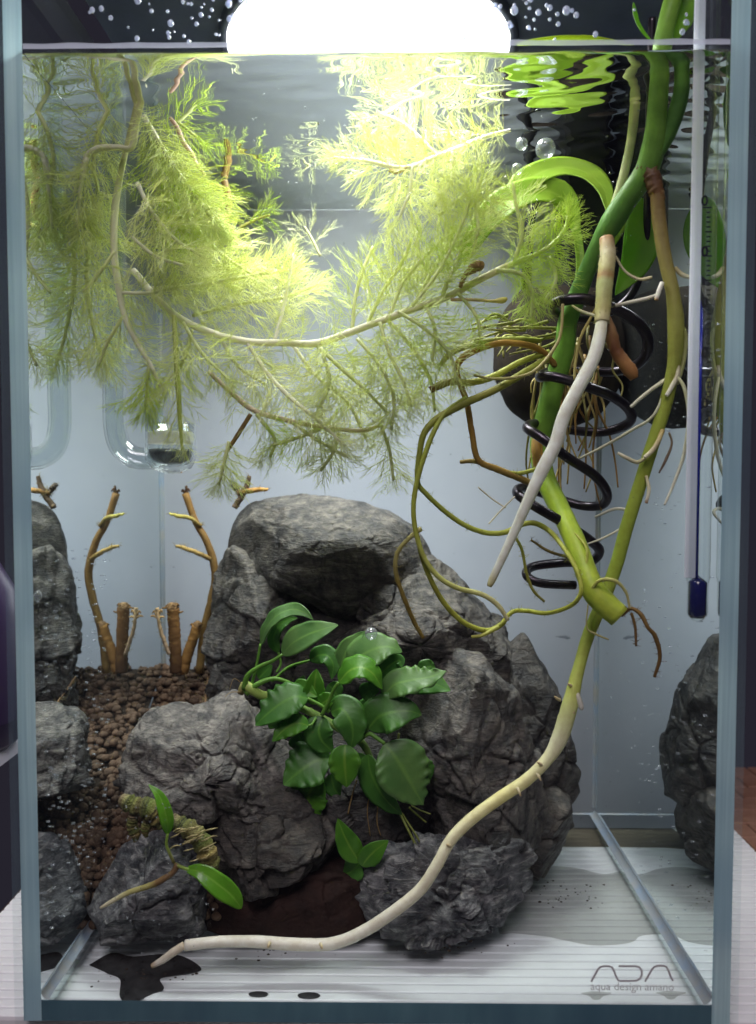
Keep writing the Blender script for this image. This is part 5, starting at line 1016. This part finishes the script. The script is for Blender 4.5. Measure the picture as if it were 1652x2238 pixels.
# ------------------------------------------------------------------ glass diffuser
df = empty('glass_diffuser', P(372, 1030, 4.4), 'clear glass diffuser tube bent up into a cup with a white ceramic disc', 'diffuser')
DY = 4.4; ps = PXS(DY)
for nm, rad in (('tube', 25), ('tube_bore', 19)):
    mb = MB(); p, r = path([(250, 160, DY, rad), (250, 420, DY, rad), (250, 700, DY, rad), (250, 880, DY, rad), (252, 935, DY, rad), (263, 975, DY, rad), (290, 998, DY, rad), (325, 1003, DY, rad * .96), (350, 1000, DY, rad * .85)], 90); tube(mb, p, r, 24, cap=False); mb.build(nm, M['glassware'], df)
cx = P(374, 1032, DY)
def cupz(y): return (P(374, y, DY).z - cx.z)
mb = MB(); lathe(mb, [(0, cupz(1036)), (22 * ps, cupz(1034)), (44 * ps, cupz(1024)), (55 * ps, cupz(1005)), (56 * ps, cupz(970)), (55 * ps, cupz(926)), (51 * ps, cupz(924)), (50 * ps, cupz(960)), (50 * ps, cupz(1000)), (38 * ps, cupz(1016)), (0, cupz(1022))], cx, 48); mb.build('cup', M['glassware'], df)
mb = MB(); lathe(mb, [(0, cupz(944)), (47 * ps, cupz(944)), (49 * ps, cupz(947)), (49 * ps, cupz(970)), (0, cupz(971))], cx, 40); mb.build('ceramic_disc', M['ceramic'], df)
mb = MB(); lathe(mb, [(0, cupz(984)), (47 * ps, cupz(982)), (48 * ps, cupz(990)), (40 * ps, cupz(1006)), (22 * ps, cupz(1014)), (0, cupz(1016))], cx, 40); mb.build('trapped_air', M['airpocket'], df)

# ------------------------------------------------------------------ thermometer
th = empty('thermometer', P(1522, 1360, .5), 'clear glass thermometer with white card and navy blue bulb at the right pane', 'thermometer')
TY = .5; pt = PXS(TY); tc = P(1523, 1358, TY)
def tz(y): return P(1524, y, TY).z - tc.z
mb = MB(); lathe(mb, [(0, tz(1360)), (10 * pt, tz(1356)), (20 * pt, tz(1345)), (22 * pt, tz(1335)), (22 * pt, tz(1275)), (25 * pt, tz(1262)), (25 * pt, tz(600)), (25 * pt, tz(-60))], tc, 32); mb.build('glass_tube', M['glassware'], th)
mb = MB(); lathe(mb, [(0, tz(1352)), (14 * pt, tz(1350)), (19 * pt, tz(1342)), (19 * pt, tz(1272)), (12 * pt, tz(1266)), (2.4 * pt, tz(1258)), (0, tz(1258))], tc, 28); mb.build('bulb', M['navy'], th)
bx0 = P(1503, 700, TY).x; bx1 = P(1527, 700, TY).x
mb = MB(); bbox(mb, bx0, bx1, TY - .10, TY - .05, tc.z + tz(1262), tc.z + tz(-70), .015); mb.build('scale_card', M['card'], th, False)
mb = MB(); tube(mb, np.array([[bx1 + .035, TY - .11, tc.z + tz(1262)], [bx1 + .035, TY - .11, tc.z + tz(900)], [bx1 + .035, TY - .11, tc.z + tz(660)]]), .042, 8); mb.build('spirit_column', M['blue'], th)
mb = MB(); box(mb, -.07, .07, -.01, .01, -.018, .018); tk = mb.build('scale_mark', M['ink'], None, False); tk.parent = th
i0 = True
for i in range(45):
    y = 455 + i * 10.6; big = i % 10 == 0; med = i % 5 == 0
    o = tk if i0 else tk.copy()
    if not i0: COL.objects.link(o)
    i0 = False; q = P(1548 if not big else 1545, y, TY - .2); o.parent = th; o.location = q - Vector(th.location); o.scale = (1.9 if big else 1.3 if med else .8, 1, 1)
for y in (440, 551, 662, 772, 882):
    text('0', .42, P(1540, y, TY - .22), 'digit', M['ink'], th, bold=.012)

# ------------------------------------------------------------------ bubbles and droplets
mb = MB()
for i in range(260):
    y = RNG.uniform(.15, 6); z = RNG.uniform(1.5, 13.5); ball(mb, (XL + .03, y, z), RNG.uniform(.018, .042), 1)
for i in range(150): ball(mb, (XR - .03, RNG.uniform(.1, 7), RNG.uniform(.5, 24)), RNG.uniform(.016, .034), 1)
for i in range(130): ball(mb, (*P(RNG.uniform(190, 470), RNG.uniform(1750, 2090), .06)[:2], P(300, RNG.uniform(1750, 2090), .06).z), RNG.uniform(.012, .028), 1)
for i in range(70): q = P(RNG.uniform(480, 1450), RNG.uniform(140, 500), .06); ball(mb, q, RNG.uniform(.012, .03), 1)
for i in range(70): q = P(RNG.uniform(1150, 1500), RNG.uniform(400, 1300), .06); ball(mb, q, RNG.uniform(.010, .02), 1)
for i in range(60): q = P(RNG.uniform(1280, 1540), RNG.uniform(1400, 1800), .06); ball(mb, q, RNG.uniform(.010, .02), 1)
o = mb.build('tiny_bubbles', M['bubble']); tag(o, 'tiny air bubbles clinging to the inside of the panes', None, None, 'stuff')
for lab, x, y, Y, r in (('air bubble trapped under the surface above the arched leaves, the one nearest the whitish spray', 1140, 315, 3.9, 13), ('largest air bubble trapped under the surface above the arched leaves', 1192, 325, 3.8, 21), ('small air bubble just below the pair under the surface', 1130, 370, 3.6, 12), ('air bubble stuck to the left pane halfway down', 76, 1303, .3, 15), ('air bubble sitting on the top leaf of the broad leaf plant', 811, 1385, 4.2, 14)):
    mb = MB(); ball(mb, P(x, y, Y), r * PXS(Y), 3); tag(mb.build('air_bubble', M['bubble']), lab, 'bubble')
big = 0; mb = MB()
M['drop'] = clear('water_drop', 1.4, (.85, .88, .95), (1, 1, 1), both=True, boost=3.0, haze=.3, hcol=(.8, .85, 1))
for i in range(110):
    x = RNG.normal(480, 90) if i % 3 == 0 else RNG.normal(1110, 70) if i % 3 == 1 else RNG.uniform(150, 1590); y = RNG.uniform(-5, 92)
    if 620 < x < 1000: continue
    r = abs(RNG.normal(0, 1)) * 2.6 + 2
    q = P(x, y, .02)
    if r > 5.0 and big < 40:
        m2 = MB(); ball(m2, q, np.array([r, r * .55, r * 1.25]) * PXS(0), 2); o = m2.build('water_drop', M['drop']); tag(o, 'water droplet on the dry front glass above the waterline', 'droplet', 'droplets on the glass above the water'); big += 1
    else: ball(mb, q, np.array([r, r * .5, r * 1.2]) * PXS(0), 1)
o = mb.build('fine_droplets', M['drop']); tag(o, 'fine spray droplets on the front glass above the waterline', None, None, 'stuff')
